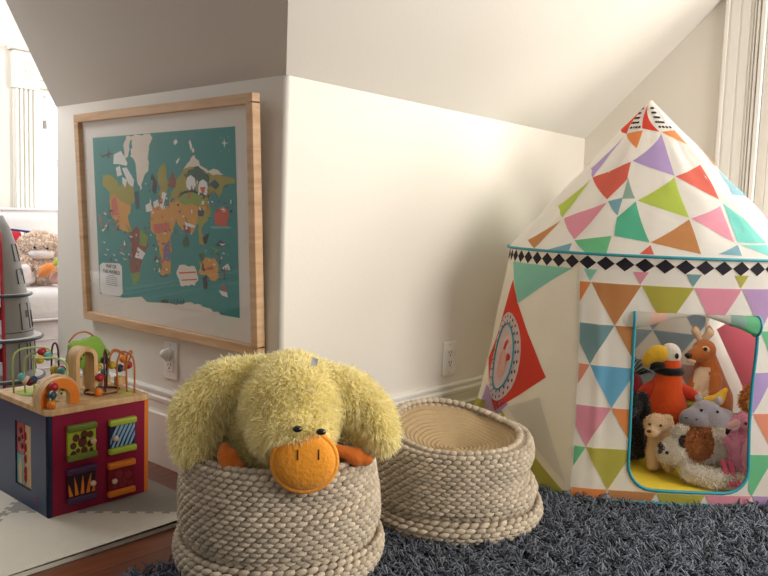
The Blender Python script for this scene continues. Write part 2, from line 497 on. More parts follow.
MAP_SHAPES = [
('cream',[(0.331,0.995),(0.455,0.998),(0.472,0.971),(0.444,0.928),(0.433,0.784),(0.394,0.74),(0.369,0.671),(0.345,0.75),(0.338,0.834),(0.303,0.872),(0.317,0.946)]),
('cream',[(0.276,0.995),(0.331,0.995),(0.295,0.938),(0.285,0.873),(0.256,0.851),(0.25,0.941)]),
('white',[(0.172,0.889),(0.23,0.909),(0.277,0.836),(0.271,0.818),(0.202,0.83),(0.164,0.832)]),
('white',[(0.182,0.807),(0.215,0.82),(0.231,0.763),(0.193,0.754)]),
('white',[(0.233,0.805),(0.27,0.808),(0.323,0.732),(0.315,0.69),(0.279,0.705),(0.262,0.743)]),
('olive',[(0.07,0.767),(0.161,0.755),(0.21,0.696),(0.261,0.724),(0.321,0.676),(0.319,0.601),(0.269,0.573),(0.224,0.534),(0.191,0.518),(0.14,0.516),(0.125,0.659),(0.067,0.698)]),
('white',[(0.231,0.753),(0.268,0.733),(0.254,0.686),(0.23,0.715)]),
('orange',[(0.124,0.62),(0.17,0.649),(0.207,0.601),(0.257,0.582),(0.23,0.518),(0.127,0.516)]),
('orange',[(0.12,0.579),(0.29,0.58),(0.262,0.504),(0.285,0.441),(0.251,0.414),(0.176,0.437),(0.135,0.501)]),
('olive',[(0.236,0.471),(0.285,0.441),(0.3,0.404),(0.268,0.409)]),
('maroon',[(0.268,0.415),(0.326,0.455),(0.404,0.409),(0.418,0.348),(0.361,0.269),(0.334,0.165),(0.301,0.143),(0.26,0.184),(0.28,0.288)]),
('olivegreen',[(0.35,0.444),(0.412,0.397),(0.395,0.334),(0.347,0.343)]),
('olivegreen',[(0.268,0.159),(0.342,0.179),(0.333,0.127),(0.282,0.083)]),
('white',[(0.331,0.33),(0.386,0.296),(0.361,0.256),(0.304,0.264)]),
('olive',[(0.508,0.796),(0.555,0.831),(0.559,0.757),(0.575,0.691),(0.551,0.635),(0.502,0.578)]),
('olive',[(0.573,0.626),(0.632,0.736),(0.678,0.79),(0.732,0.814),(0.794,0.785),(0.855,0.766),(0.934,0.746),(0.995,0.732),(0.992,0.711),(0.933,0.699),(0.893,0.626),(0.878,0.661),(0.843,0.661),(0.832,0.599),(0.841,0.532),(0.571,0.526)]),
('cream',[(0.678,0.79),(0.749,0.865),(0.78,0.83),(0.784,0.808),(0.835,0.775),(0.865,0.787),(0.929,0.756),(0.865,0.752),(0.784,0.786),(0.721,0.801)]),
('dkgreen',[(0.677,0.762),(0.774,0.804),(0.835,0.758),(0.844,0.687),(0.772,0.706),(0.698,0.726)]),
('green',[(0.631,0.653),(0.729,0.671),(0.802,0.643),(0.781,0.599),(0.651,0.589)]),
('orange',[(0.578,0.597),(0.63,0.616),(0.673,0.589),(0.728,0.599),(0.791,0.572),(0.821,0.532),(0.571,0.526)]),
('orange',[(0.502,0.558),(0.605,0.584),(0.822,0.586),(0.782,0.517),(0.741,0.459),(0.713,0.423),(0.687,0.515),(0.658,0.444),(0.617,0.513),(0.572,0.405),(0.578,0.345),(0.56,0.236),(0.522,0.172),(0.492,0.181)]),
('olive',[(0.755,0.517),(0.802,0.563),(0.827,0.519),(0.781,0.461),(0.799,0.371),(0.766,0.38)]),
('orange',[(0.433,0.582),(0.573,0.583),(0.564,0.188),(0.506,0.182),(0.494,0.303),(0.474,0.412),(0.429,0.447)]),
('rose',[(0.453,0.472),(0.571,0.488),(0.57,0.44),(0.459,0.417)]),
('purple',[(0.525,0.342),(0.569,0.393),(0.565,0.26),(0.515,0.268)]),
('orange',[(0.762,0.276),(0.811,0.309),(0.859,0.307),(0.881,0.264),(0.878,0.202),(0.835,0.18),(0.805,0.212),(0.763,0.207)]),
('olivegreen',[(0.838,0.367),(0.889,0.354),(0.869,0.336)]),
('red',[(0.877,0.533),(0.882,0.569),(0.917,0.587),(0.946,0.574),(0.955,0.535)]),
('red',[(0.862,0.531),(0.879,0.575),(0.923,0.581),(0.947,0.544),(0.94,0.483),(0.869,0.486)]),
('ltteal',[(0.84,0.48),(0.958,0.484),(0.964,0.473),(0.846,0.466)]),
('cream',[(0.608,0.207),(0.629,0.248),(0.73,0.251),(0.752,0.189),(0.728,0.14),(0.634,0.126)]),
('red',[(0.625,0.206),(0.736,0.222),(0.739,0.214),(0.625,0.196)]),
('red',[(0.638,0.165),(0.742,0.182),(0.742,0.174),(0.638,0.157)]),
('white',[(0.692,0.717),(0.701,0.744),(0.725,0.756),(0.75,0.738),(0.756,0.702),(0.74,0.675),(0.713,0.671),(0.695,0.689)]),
('white',[(0.769,0.684),(0.778,0.719),(0.802,0.732),(0.826,0.714),(0.831,0.674),(0.818,0.643),(0.79,0.642),(0.773,0.661)]),
('red',[(0.78,0.688),(0.815,0.692),(0.808,0.661),(0.794,0.652)]),
('maroon',[(0.563,0.691),(0.605,0.783),(0.627,0.727),(0.62,0.686)]),
('black',[(0.636,0.644),(0.675,0.667),(0.729,0.675),(0.792,0.657),(0.833,0.635),(0.792,0.644),(0.729,0.662),(0.675,0.653),(0.639,0.63)]),
('navy',[(0.761,0.558),(0.78,0.585),(0.803,0.559),(0.798,0.531),(0.764,0.53)]),
('navy',[(0.834,0.705),(0.875,0.73),(0.904,0.699),(0.879,0.678)]),
('navy',[(0.323,0.657),(0.355,0.671),(0.36,0.564),(0.329,0.555)]),
('black',[(0.459,0.774),(0.497,0.71),(0.478,0.647),(0.456,0.666),(0.463,0.729),(0.446,0.734)]),
('rose',[(0.137,0.61),(0.176,0.639),(0.191,0.518),(0.133,0.516)]),
('white',[(0.402,0.583),(0.443,0.602),(0.453,0.552),(0.406,0.542)]),
('white',[(0.46,0.602),(0.494,0.62),(0.505,0.584),(0.465,0.566)]),
('white',[(0.528,0.663),(0.557,0.654),(0.525,0.559),(0.508,0.578)]),
('white',[(0.617,0.943),(0.637,0.957),(0.646,0.937),(0.625,0.922)]),
('white',[(0.718,0.936),(0.729,0.947),(0.739,0.912),(0.731,0.886)]),
('white',[(0.736,0.895),(0.746,0.905),(0.754,0.885),(0.742,0.875)]),
('white',[(0.629,0.833),(0.657,0.856),(0.648,0.832),(0.634,0.817)]),
('navy',[(0.864,0.375),(0.896,0.41),(0.939,0.385),(0.908,0.372)]),
('white',[(0.889,0.389),(0.933,0.39),(0.908,0.377)]),
('black',[(0.787,0.415),(0.833,0.446),(0.812,0.383),(0.795,0.38)]),
('dkgreen',[(0.654,0.385),(0.686,0.428),(0.701,0.394),(0.698,0.359),(0.663,0.351)]),
('maroon',[(0.666,0.474),(0.707,0.487),(0.713,0.435),(0.672,0.433)]),
('white',[(0.673,0.497),(0.748,0.477),(0.734,0.465),(0.68,0.474)]),
('dkgreen',[(0.756,0.322),(0.798,0.331),(0.784,0.278),(0.79,0.233),(0.774,0.237),(0.775,0.289)]),
('black',[(0.78,0.192),(0.809,0.206),(0.812,0.132),(0.786,0.129)]),
('white',[(0.906,0.26),(0.938,0.285),(0.946,0.27),(0.912,0.233)]),
('white',[(0.879,0.134),(0.929,0.129),(0.935,0.102),(0.898,0.108)]),
('red',[(0.905,0.177),(0.923,0.156),(0.919,0.128),(0.904,0.137)]),
('red',[(0.797,0.245),(0.849,0.261),(0.853,0.244),(0.801,0.239)]),
('black',[(0.488,0.02),(0.519,0.036),(0.548,0.022),(0.525,0.01)]),
('cream',[(0.205,0.0),(0.346,0.027),(0.385,0.0),(0.56,0.015),(0.56,0.0)]),
('cream',[(0.488,0.001),(0.621,0.02),(0.678,0.039),(0.76,0.039),(0.826,0.025),(0.89,-0.0),(0.488,0.0)]),
('white',[(0.012,0.188),(0.035,0.206),(0.177,0.215),(0.198,0.198),(0.196,0.027),(0.175,0.005),(0.084,0.0),(0.025,0.0),(0.005,0.013)]),
('black',[(0.488,0.01),(0.496,0.033),(0.501,0.012)]),
('black',[(0.51,0.013),(0.519,0.043),(0.524,0.015)]),
('black',[(0.533,0.016),(0.541,0.052),(0.546,0.018)]),
('black',[(0.555,0.019),(0.563,0.042),(0.569,0.021)]),
('black',[(0.577,0.022),(0.585,0.051),(0.591,0.024)]),
('black',[(0.599,0.025),(0.607,0.06),(0.612,0.027)]),
('black',[(0.621,0.028),(0.629,0.051),(0.634,0.03)]),
('black',[(0.642,0.031),(0.65,0.06),(0.655,0.033)]),
('white',[(0.044,0.349),(0.065,0.34),(0.074,0.348),(0.065,0.332)]),
('white',[(0.069,0.304),(0.09,0.295),(0.099,0.303),(0.09,0.287)]),
('white',[(0.121,0.274),(0.142,0.265),(0.151,0.274),(0.142,0.257)]),
('white',[(0.138,0.242),(0.158,0.234),(0.167,0.242),(0.158,0.226)]),
('white',[(0.2,0.286),(0.22,0.277),(0.229,0.286),(0.22,0.27)]),
('white',[(0.207,0.254),(0.227,0.246),(0.236,0.254),(0.227,0.238)]),
('white',[(0.183,0.292),(0.203,0.283),(0.212,0.291),(0.203,0.275)]),
('white',[(0.05,0.269),(0.071,0.26),(0.08,0.269),(0.071,0.252)]),
('rose',[(0.025,0.524),(0.042,0.498),(0.047,0.432),(0.033,0.445)]),
('white',[(0.043,0.418),(0.079,0.433),(0.053,0.405)]),
('black',[(0.048,0.91),(0.081,0.884),(0.127,0.901),(0.135,0.939),(0.14,0.9),(0.173,0.898),(0.14,0.886),(0.126,0.862),(0.116,0.884),(0.08,0.874)]),
('white',[(0.936,0.943),(0.942,0.921),(0.963,0.916),(0.942,0.914),(0.937,0.889),(0.934,0.915),(0.917,0.919),(0.934,0.922)]),
('white',[(0.914,0.948),(0.917,0.95),(0.92,0.947),(0.917,0.945)]),
('white',[(0.96,0.95),(0.963,0.952),(0.966,0.95),(0.963,0.947)]),
('white',[(0.911,0.877),(0.914,0.879),(0.917,0.877),(0.914,0.874)]),
('white',[(0.961,0.879),(0.964,0.881),(0.967,0.879),(0.964,0.876)]),
]
ROOF_SHAPES = [
('red',[(149.0,0.766),(142.5,0.985),(160.5,0.757)]),
('red',[(186.5,0.789),(169.7,0.99),(215.8,0.763)]),
('dotted',[(160.5,0.757),(142.5,0.985),(186.5,0.789)]),
('dotted',[(215.8,0.763),(201.0,0.984),(245.3,0.794)]),
('orange',[(160.5,0.757),(188.7,0.776),(186.9,0.65)]),
('orange',[(218.8,0.763),(246.5,0.782),(250.1,0.684)]),
('lavender',[(217.9,0.75),(187.0,0.564),(218.2,0.472)]),
('lavender',[(159.4,0.737),(143.3,0.527),(158.9,0.46)]),
('coral',[(158.9,0.46),(185.9,0.559),(187.2,0.445),(178.6,0.318)]),
('lime',[(158.4,0.448),(144.8,0.275),(157.8,0.2)]),
('sage',[(187.4,0.456),(194.2,0.325),(187.3,0.323)]),
('steel',[(179.5,0.306),(187.6,0.33),(187.5,0.219)]),
('lime',[(217.8,0.461),(195.6,0.314),(219.1,0.221)]),
('pink',[(159.5,0.196),(179.4,0.3),(172.4,0.071)]),
('teal',[(194.8,0.309),(187.4,0.209),(188.6,0.103),(202.0,0.074)]),
('brown',[(158.1,0.181),(144.9,0.05),(155.1,-0.008)]),
('green',[(172.6,0.067),(187.6,0.102),(187.5,-0.001),(179.3,-0.008)]),
('steel',[(163.1,-0.001),(172.2,0.05),(173.0,-0.009)]),
('brown',[(218.8,0.211),(202.3,0.074),(219.2,0.021)]),
('coral',[(202.3,0.06),(198.7,0.008),(203.5,0.008)]),
('coral',[(218.8,0.468),(246.0,0.552),(241.6,0.336)]),
('pink',[(219.8,0.217),(239.1,0.297),(234.8,0.09)]),
('aqua',[(242.5,0.315),(247.9,0.232),(250.4,0.09),(236.2,0.09)]),
('steel',[(225.4,0.024),(235.5,0.077),(234.3,0.018)]),
('aqua',[(237.1,0.077),(250.0,0.08),(246.3,0.021)]),
]
def shape(mb, pts, mi, y):
    mb.add([(mp(a, b)[0], y, mp(a, b)[1]) for a, b in pts], [tuple(range(len(pts)))], mi, False)
shape(pm, [(0, 0), (1, 0), (1, 1), (0, 1)], keys.index('ocean'), -.0096)
rj = random.Random(9)
def coast(pts):
    out = []
    for i in range(len(pts)):
        a = pts[i]; b = pts[(i + 1) % len(pts)]
        L = math.hypot(b[0] - a[0], b[1] - a[1])
        n = max(1, min(6, int(L / .018)))
        edge = all(min(p[0], 1 - p[0], p[1], 1 - p[1]) < .002 for p in (a, b))
        for k in range(n):
            j = 0 if edge or k == 0 else L / n * .38
            out.append((min(1, max(0, a[0] + (b[0] - a[0]) * k / n + rj.uniform(-j, j))), min(1, max(0, a[1] + (b[1] - a[1]) * k / n + rj.uniform(-j, j)))))
    return out
for i, (c, pts) in enumerate(MAP_SHAPES):
    if c in ('cream', 'olive', 'orange', 'maroon', 'olivegreen', 'dkgreen') and len(pts) > 5: pts = coast(pts)
    shape(pm, pts, keys.index(c), -.0098 - i * .00001)
# little pictures sprinkled over the land
r2 = random.Random(5)
LAND = [(.06, .2, .42, .55), (.2, .34, .2, .42), (.38, .56, .4, .72), (.5, .8, .42, .66), (.44, .56, .16, .38), (.78, .95, .2, .36), (.7, .98, .56, .72)]
pal = ['red', 'navy', 'white', 'black', 'maroon', 'dkgreen', 'cream', 'purple', 'rose', 'olivegreen']
for i in range(230):
    a = LAND[i % len(LAND)]
    x = r2.uniform(a[0], a[1]); z = r2.uniform(a[2], a[3]); s = r2.uniform(.003, .0095)
    k = keys.index(r2.choice(pal)); y = -.0112 - i * .000002
    kind = i % 4
    if kind == 0: P = [(x - s, z - s), (x + s, z - s), (x + s * .3, z + s * 1.5), (x, z + s * 2.6), (x - s * .3, z + s * 1.5)]
    elif kind == 1: P = [(x + s * 1.1 * math.cos(t * PI / 4), z + s * math.sin(t * PI / 4)) for t in range(8)]
    elif kind == 2: P = [(x - s * .4, z - s), (x + s * .4, z - s), (x + s * .5, z + s), (x, z + s * 1.8), (x - s * .5, z + s)]
    else: P = [(x - s * 1.6, z), (x - s, z - s * .6), (x + s, z - s * .6), (x + s * 1.6, z), (x + s * .3, z + s * .2), (x, z + s * 1.5), (x - s * .3, z + s * .2)]
    shape(pm, P, k, y)
pm.build('printed_map', mmats, fr)
def text(body, size, mat, parent, loc, rot, name='lettering', ext=.0002, align='CENTER'):
    cu = bpy.data.curves.new(name, 'FONT')
    cu.body = body; cu.size = size; cu.extrude = ext; cu.align_x = align
    o = bpy.data.objects.new(name, cu); COL.objects.link(o)
    dg = bpy.context.evaluated_depsgraph_get()
    me = bpy.data.meshes.new_from_object(o.evaluated_get(dg))
    bpy.data.objects.remove(o)
    me.materials.clear(); me.materials.append(mat)
    n = bpy.data.objects.new(name, me); COL.objects.link(n)
    n.parent = parent; n.location = loc; n.rotation_euler = rot
    return n
INK = M('ink_lettering', '#3b4644', .7)
tx, tz = mp(.112, .178)
text('MAP OF\nTHE WORLD', .018, INK, fr, (tx, -.0118, tz), (PI / 2, 0, 0), 'map_title')
each('caption_rule', INK, fr, *[('box', (tx - (.034 if k else .022), -.0119, tz - .024 - k * .0062), (tx + (.034 if k else .022), -.0117, tz - .0228 - k * .0062)) for k in range(6)])
MB().ell((tx, -.0117, tz + .028), (.005, .0003, .007), n=(8, 4)).build('emblem', INK, fr)
MB().box((-fw / 2 + .022, -.0165, .022), (fw / 2 - .022, -.018, fh - .022)).build('glazing', GLASS, fr)

# ---------------------------------------------------------------- foam mats
CREAMF = M('cream_foam', '#d5cdbd', .8, .04, 60, .2, 300); GREYF = M('grey_foam', '#9a958c', .8, .04, 60, .2, 300)
def jig(p0, p1, n, amp, flip=1):
    p0 = Vector(p0); p1 = Vector(p1); d = p1 - p0; nn = Vector((-d.y, d.x)).normalized() * amp * flip
    out = []
    for k in range(n):
        for t, h in ((.0, 0), (.3, 0), (.22, 1), (.78, 1), (.7, 0)):
            q = p0 + d * ((k + t) / n) + nn * h
            out.append((q.x, q.y))
    return out
Y0 = .088
def xy(s, d): return ((s - d) / 2, (s + d) / 2)          # x+y = s, y-x = d
sA, dA = -.07, .95
apex = xy(sA, dA); aR = (sA - Y0, Y0); aL = (Y0 - dA, Y0)
s1 = jig(aR, apex, 12, .012); s2 = jig(apex, aL, 12, .012)
XR = -.13
def foam(label, poly, mat):
    m = MB()
    poly3 = [(x, y) for x, y in poly]
    n = len(poly3)
    ar = sum(poly3[i][0] * poly3[(i + 1) % n][1] - poly3[(i + 1) % n][0] * poly3[i][1] for i in range(n))
    if ar < 0: poly3 = poly3[::-1]
    c = Vector((sum(p[0] for p in poly3) / n, sum(p[1] for p in poly3) / n, 0))
    vs = [Vector((x, y, 0)) - c for x, y in poly3] + [Vector((x, y, .012)) - c for x, y in poly3]
    fs = [tuple(range(n - 1, -1, -1)), tuple(range(n, 2 * n))] + [(i, (i + 1) % n, (i + 1) % n + n, i + n) for i in range(n)]
    m.add(vs, fs, 0, False)
    return tag(m.build('foam_mat_tile', mat, None, c), label, 'foam mat')
foam('cream foam puzzle mat tile in front of the activity cube, nearest the rug', s1 + s2 + [aL], CREAMF)
s3 = jig(apex, (XR, dA + XR), 16, .012)
foam('grey foam puzzle mat tile under the red side of the activity cube', s1 + s3 + [(XR, dA + XR), (XR, Y0)], GREYF)
s4 = jig(apex, xy(sA, dA + .7), 14, .012)
foam('grey foam puzzle mat tile at the left edge of the photo', [aL] + s2[::-1] + s4 + [(-1.4, .79), (-1.4, Y0)], GREYF)
foam('cream foam puzzle mat tile beyond the navy side of the activity cube', s4[::-1] + s3 + [(XR, 1.12), (-.86, 1.12)], CREAMF)

# ---------------------------------------------------------------- shag rug
def rug():
    x0, x1, y0, y1 = -.80, 1.615, -1.75, -.098
    mb = MB()
    mb.box((x0, y0, 0), (x1, y1, .012), 0, bev=.004)
    rng = np.random.default_rng(3)
    n = 95000
    P = np.stack([rng.uniform(x0, x1, n), rng.uniform(y0, y1, n), np.full(n, .010)], 1)
    # strands stand in clumps: shared lean from a coarse cell grid
    cell = np.floor(P[:, :2] / .022 + rng.normal(0, .15, (n, 2))).astype(int)
    hsh = (cell[:, 0] * 73856093 ^ cell[:, 1] * 19349663) & 0xffff
    ang = hsh / 65536 * 2 * PI * 7.3
    big = np.array([noise.noise(Vector((p[0] * 5, p[1] * 5, 0))) for p in P])
    ang = ang + big * 2
    lean = np.stack([np.cos(ang), np.sin(ang), np.zeros(n)], 1) * (.5 + .35 * rng.random(n))[:, None]
    d = lean + np.array([0, 0, .8]) + rng.normal(0, .22, (n, 3)); d /= np.linalg.norm(d, axis=1)[:, None]
    L = rng.uniform(.022, .036, n)[:, None]
    # flattened where the tent floor and the baskets press on it
    fl_ = (np.hypot(P[:, 0] + .205, P[:, 1] + .24) < .20) | (np.hypot(P[:, 0] - .288, P[:, 1] + .362) < .19) | (np.hypot((P[:, 0] - 1.09) / .47, (P[:, 1] + .52) / .44) < .93)
    L[fl_] *= .12
    d2 = d + lean * .6 + rng.normal(0, .25, (n, 3)) - np.array([0, 0, .35]); d2 /= np.linalg.norm(d2, axis=1)[:, None]
    t = np.cross(d, rng.normal(0, 1, (n, 3))); t /= np.linalg.norm(t, axis=1)[:, None]
    b = np.cross(d, t)
    hw = .0024
    p0 = P; p1 = P + d * L * .55; p2 = p1 + d2 * L * .45
    q = [t, -.5 * t + .87 * b, -.5 * t - .87 * b]
    A = np.stack([p0 + k * hw for k in q] + [p1 + k * hw for k in q] + [p2 + k * hw * .7 for k in q], 1).reshape(-1, 3)
    o = len(mb.v)
    mb.v.extend(map(tuple, A.tolist()))
    base = np.arange(n) * 9 + o
    for a in base.tolist():
        for r in (0, 3):
            mb.f += [[a + r, a + r + 1, a + r + 4, a + r + 3], [a + r + 1, a + r + 2, a + r + 5, a + r + 4], [a + r + 2, a + r, a + r + 3, a + r + 5]]
        mb.f.append([a + 6, a + 7, a + 8])
    k = len(mb.f) - len(mb.m)
    mb.m += [1] * k; mb.sm += [True] * k
    return mb.build('shag_rug', [M('rug_backing', '#2b2c2e', .9), M('charcoal_yarn', '#666a72', .9, island=.6, spec=.2)])
tag(rug(), 'charcoal grey shag rug on the wooden floor under the tent', 'rug')
# ---------------------------------------------------------------- play tent
TC = Vector((1.09, -.52, 0)); EZ = .70; ER = .435; AP = Vector((1.10, -.49, 1.178))
BASE = [(.72, -.08), (.60, -.26), (.612, -.53), (.79, -.78), (.99, -1.0), (1.32, -.94), (1.565, -.6), (1.50, -.2), (1.08, -.035)]
def dense(poly, n):
    P = [Vector(p) for p in poly]; L = [(P[(i + 1) % len(P)] - P[i]).length for i in range(len(P))]; tot = sum(L); out = []
    for k in range(n):
        s = tot * k / n; i = 0
        while s > L[i]: s -= L[i]; i += 1
        out.append(P[i].lerp(P[(i + 1) % len(P)], s / L[i]))
    for _ in range(14):
        out = [(out[i - 1] + out[i] * 2 + out[(i + 1) % n]) / 4 for i in range(n)]
    return out
DB = dense(BASE, 360)
def nearest(p): return min(range(360), key=lambda i: (DB[i] - Vector(p)).length)
IB = [nearest((.612, -.53)), nearest((.99, -1.0)), nearest((1.565, -.6)), nearest((1.08, -.035))]
AB = [177, 258, 352, 437]                     # degrees at the hoop, panel by panel
PAN = []
for k in range(4):
    i0 = IB[k]; i1 = IB[(k + 1) % 4]
    if i1 <= i0: i1 += 360
    a0 = AB[k]; a1 = AB[k + 1] if k < 3 else AB[0] + 360
    PAN.append((i0, i1, a0, a1))
def basept(k, u):
    i0, i1, _, _ = PAN[k]
    t = i0 + (i1 - i0) * u
    i = math.floor(t)
    return DB[i % 360].lerp(DB[(i + 1) % 360], t - i)
PLEN = [sum((basept(k, (i + 1) / 20) - basept(k, i / 20)).length for i in range(20)) for k in range(4)]
def wallpt(k, u, z, off=0):
    def raw(u, z):
        w = max(0, min(1, z / EZ))
        a = math.radians(PAN[k][2] + (PAN[k][3] - PAN[k][2]) * u)
        c = Vector((TC.x + ER * math.cos(a), TC.y + ER * math.sin(a)))
        p = basept(k, u).lerp(c, w ** 1.15)
        r = Vector((p.x - TC.x, p.y - TC.y)).normalized()
        wr = noise.noise(Vector((p.x * 7, p.y * 7, z * 3.5))) * .010 + noise.noise(Vector((p.x * 19, p.y * 19, z * 9 + 4))) * .0035
        wr *= math.sin(PI * min(1, max(0, z / EZ)) * .9 + .1)
        if k == 0: wr += .007 * math.exp(-((u - .105) / .022) ** 2) * min(1, z * 6) * max(0, min(1, (.64 - z) * 12))
        p = p + r * (wr - .012 * math.sin(PI * w))
        return Vector((p.x, p.y, z))
    p = raw(u, z)
    if off:
        e = .01
        n = (raw(u + e, z) - raw(u - e, z)).cross(raw(u, z + e) - raw(u, z - e)).normalized()
        p = p + n * off
    return p
def roofpt(a, h, off=0):
    c = Vector((TC.x, TC.y)).lerp(Vector((AP.x, AP.y)), h)
    ra = math.radians(a)
    r = ER * 1.015 * (1 - h)
    r *= 1 - .012 * math.sin(PI * min(1, max(0, h))) * (.5 - .5 * math.cos(ra * 12 - math.radians(187.5 * 12)))
    r += (noise.noise(Vector((math.cos(ra) * 5, math.sin(ra) * 5, h * 5))) * .009 + noise.noise(Vector((math.cos(ra) * 14, math.sin(ra) * 14, h * 12))) * .003) * min(1, (1 - h) * 3) * min(1, h * 6 + .2) + off
    r = max(r, .0008)
    return Vector((c.x + r * math.cos(ra), c.y + r * math.sin(ra), EZ + (AP.z - EZ) * h))

TEXC = {'white': '#f1eee7', 'red': '#e0503f', 'orange': '#ec9a5c', 'lavender': '#bfa8d8', 'coral': '#e0705f', 'lime': '#c2d460', 'sage': '#9fbdb0', 'steel': '#86b4c2', 'pink': '#e8a0b2', 'teal': '#62c2a0', 'brown': '#cf9560', 'green': '#7acb98', 'aqua': '#86dfd4', 'blue': '#7cc0e2', 'olive': '#c2bb58', 'mint': '#98d6c4', 'slate': '#86a9ae', 'salmon': '#ea9f82', 'plum': '#c2a2cc', 'ink': '#35313a', 'cream': '#e8e2d2', 'peach': '#f4cfbd', 'pale': '#dcd7ca', 'haze': '#b5c9da', 'dusk': '#dcbcbc'}
tk = list(TEXC)
TM = [M('tent_fabric_' + k, TEXC[k], .65, .03, 12, .25, 22, spec=.25, trans=.5) for k in tk]
TI = {k: i for i, k in enumerate(tk)}
PIPE = M('teal_piping', '#2a8f9c', .5, .05, 40)

def clip_half(P, f):
    R = []
    for i in range(len(P)):
        a, b = P[i], P[(i + 1) % len(P)]; fa, fb = f(a), f(b)
        if fa >= 0: R.append(a)
        if fa * fb < 0:
            t = fa / (fa - fb); R.append((a[0] + (b[0] - a[0]) * t, a[1] + (b[1] - a[1]) * t))
    return R
def subtri(mb, tri, fn, mi, step):
    m = max(max(math.hypot(tri[i][0] - tri[i - 1][0], tri[i][1] - tri[i - 1][1]) for i in range(3)) / step, 1)
    n = min(16, math.ceil(m)); idx = {}; vs = []; fs = []
    for i in range(n + 1):
        for j in range(n + 1 - i):
            a = 1 - (i + j) / n; b = i / n; c = j / n
            idx[i, j] = len(vs)
            vs.append(fn(tri[0][0] * a + tri[1][0] * b + tri[2][0] * c, tri[0][1] * a + tri[1][1] * b + tri[2][1] * c))
    for i in range(n):
        for j in range(n - i):
            fs.append((idx[i, j], idx[i + 1, j], idx[i, j + 1]))
            if i + j < n - 1: fs.append((idx[i + 1, j], idx[i + 1, j + 1], idx[i, j + 1]))
    mb.add(vs, fs, mi)
def deco(mb, P, fn, mi, step):
    for i in range(1, len(P) - 1): subtri(mb, (P[0], P[i], P[i + 1]), fn, mi, step)

tent = thing('play_tent', 'white play tent with bright triangle prints and pointed roof in the corner', 'play tent', TC)
def to_local(p): return p - TC
# roof
mb = MB()
NA, NH = 144, 24
vs = [to_local(roofpt(360 * i / NA, j / NH * .995)) for i in range(NA) for j in range(NH + 1)]
fs = [(i * (NH + 1) + j, ((i + 1) % NA) * (NH + 1) + j, ((i + 1) % NA) * (NH + 1) + j + 1, i * (NH + 1) + j + 1) for i in range(NA) for j in range(NH)]
mb.add(vs, fs, TI['white'])
ROOF_SHAPES[0] = ('red', [(118, .80), (135, .985), (160.5, .757)])
for col, P in ROOF_SHAPES:
    P = [(a, max(.004, min(.985, h))) for a, h in P]
    fn = lambda a, h: to_local(roofpt(a, h, .0016))
    # step measured with degrees scaled to roughly metres
    Q = [(a / 130, h) for a, h in P]
    f2 = lambda a, h: to_local(roofpt(a * 130, h, .0016))
    deco(mb, Q, f2, TI['white' if col == 'dotted' else col], .04)
    if col == 'dotted':
        c = [(sum(p[0] for p in P) / 3), sum(p[1] for p in P) / 3]
        for i in range(1, 6):
            h = .765 + i * .034
            # points between the two edges of the patch at this height
            xs = []
            for m in range(3):
                p, q_ = P[m], P[(m + 1) % 3]
                if (p[1] - h) * (q_[1] - h) < 0: xs.append(p[0] + (q_[0] - p[0]) * (h - p[1]) / (q_[1] - p[1]))
            if len(xs) < 2: continue
            lo, hi = min(xs), max(xs)
            for m in range(4):
                a = lo + (hi - lo) * (m + .5 + .25 * (i % 2)) / 4.4
                rr = ER * (1 - h)
                da = math.degrees(.0045 / rr); dh = .0085
                f3 = lambda a_, h_: to_local(roofpt(a_ * 130, h_, .0024))
                deco(mb, [((a + da * math.cos(t)) / 130, h + dh * math.sin(t)) for t in [k * PI / 4 for k in range(8)]], f3, TI['ink'], .1)
rr2 = random.Random(11)
cols = ['lavender', 'coral', 'lime', 'pink', 'brown', 'teal', 'steel', 'green', 'aqua', 'orange']
for row, (h0, h1) in enumerate(((.02, .19), (.19, .37), (.37, .56), (.56, .75))):
    for k in range(8):
        a = 256 + 31 * k + (15 if row % 2 else 0)
        if a + 29 > 495: continue
        deco(mb, [(a / 130, h0), ((a + 29) / 130, h0), ((a + 14.5) / 130, h1)], lambda x, y: to_local(roofpt(x * 130, y, .0016)), TI[cols[(row * 3 + k * 7) % len(cols)]], .05)
mb.build('roof', TM, tent)
# hoop piping round the eaves
MB().tube([to_local(roofpt(i * 5, -.004, .004)) for i in range(72)], .0042, 8, closed=True).build('hoop_piping', PIPE, tent)

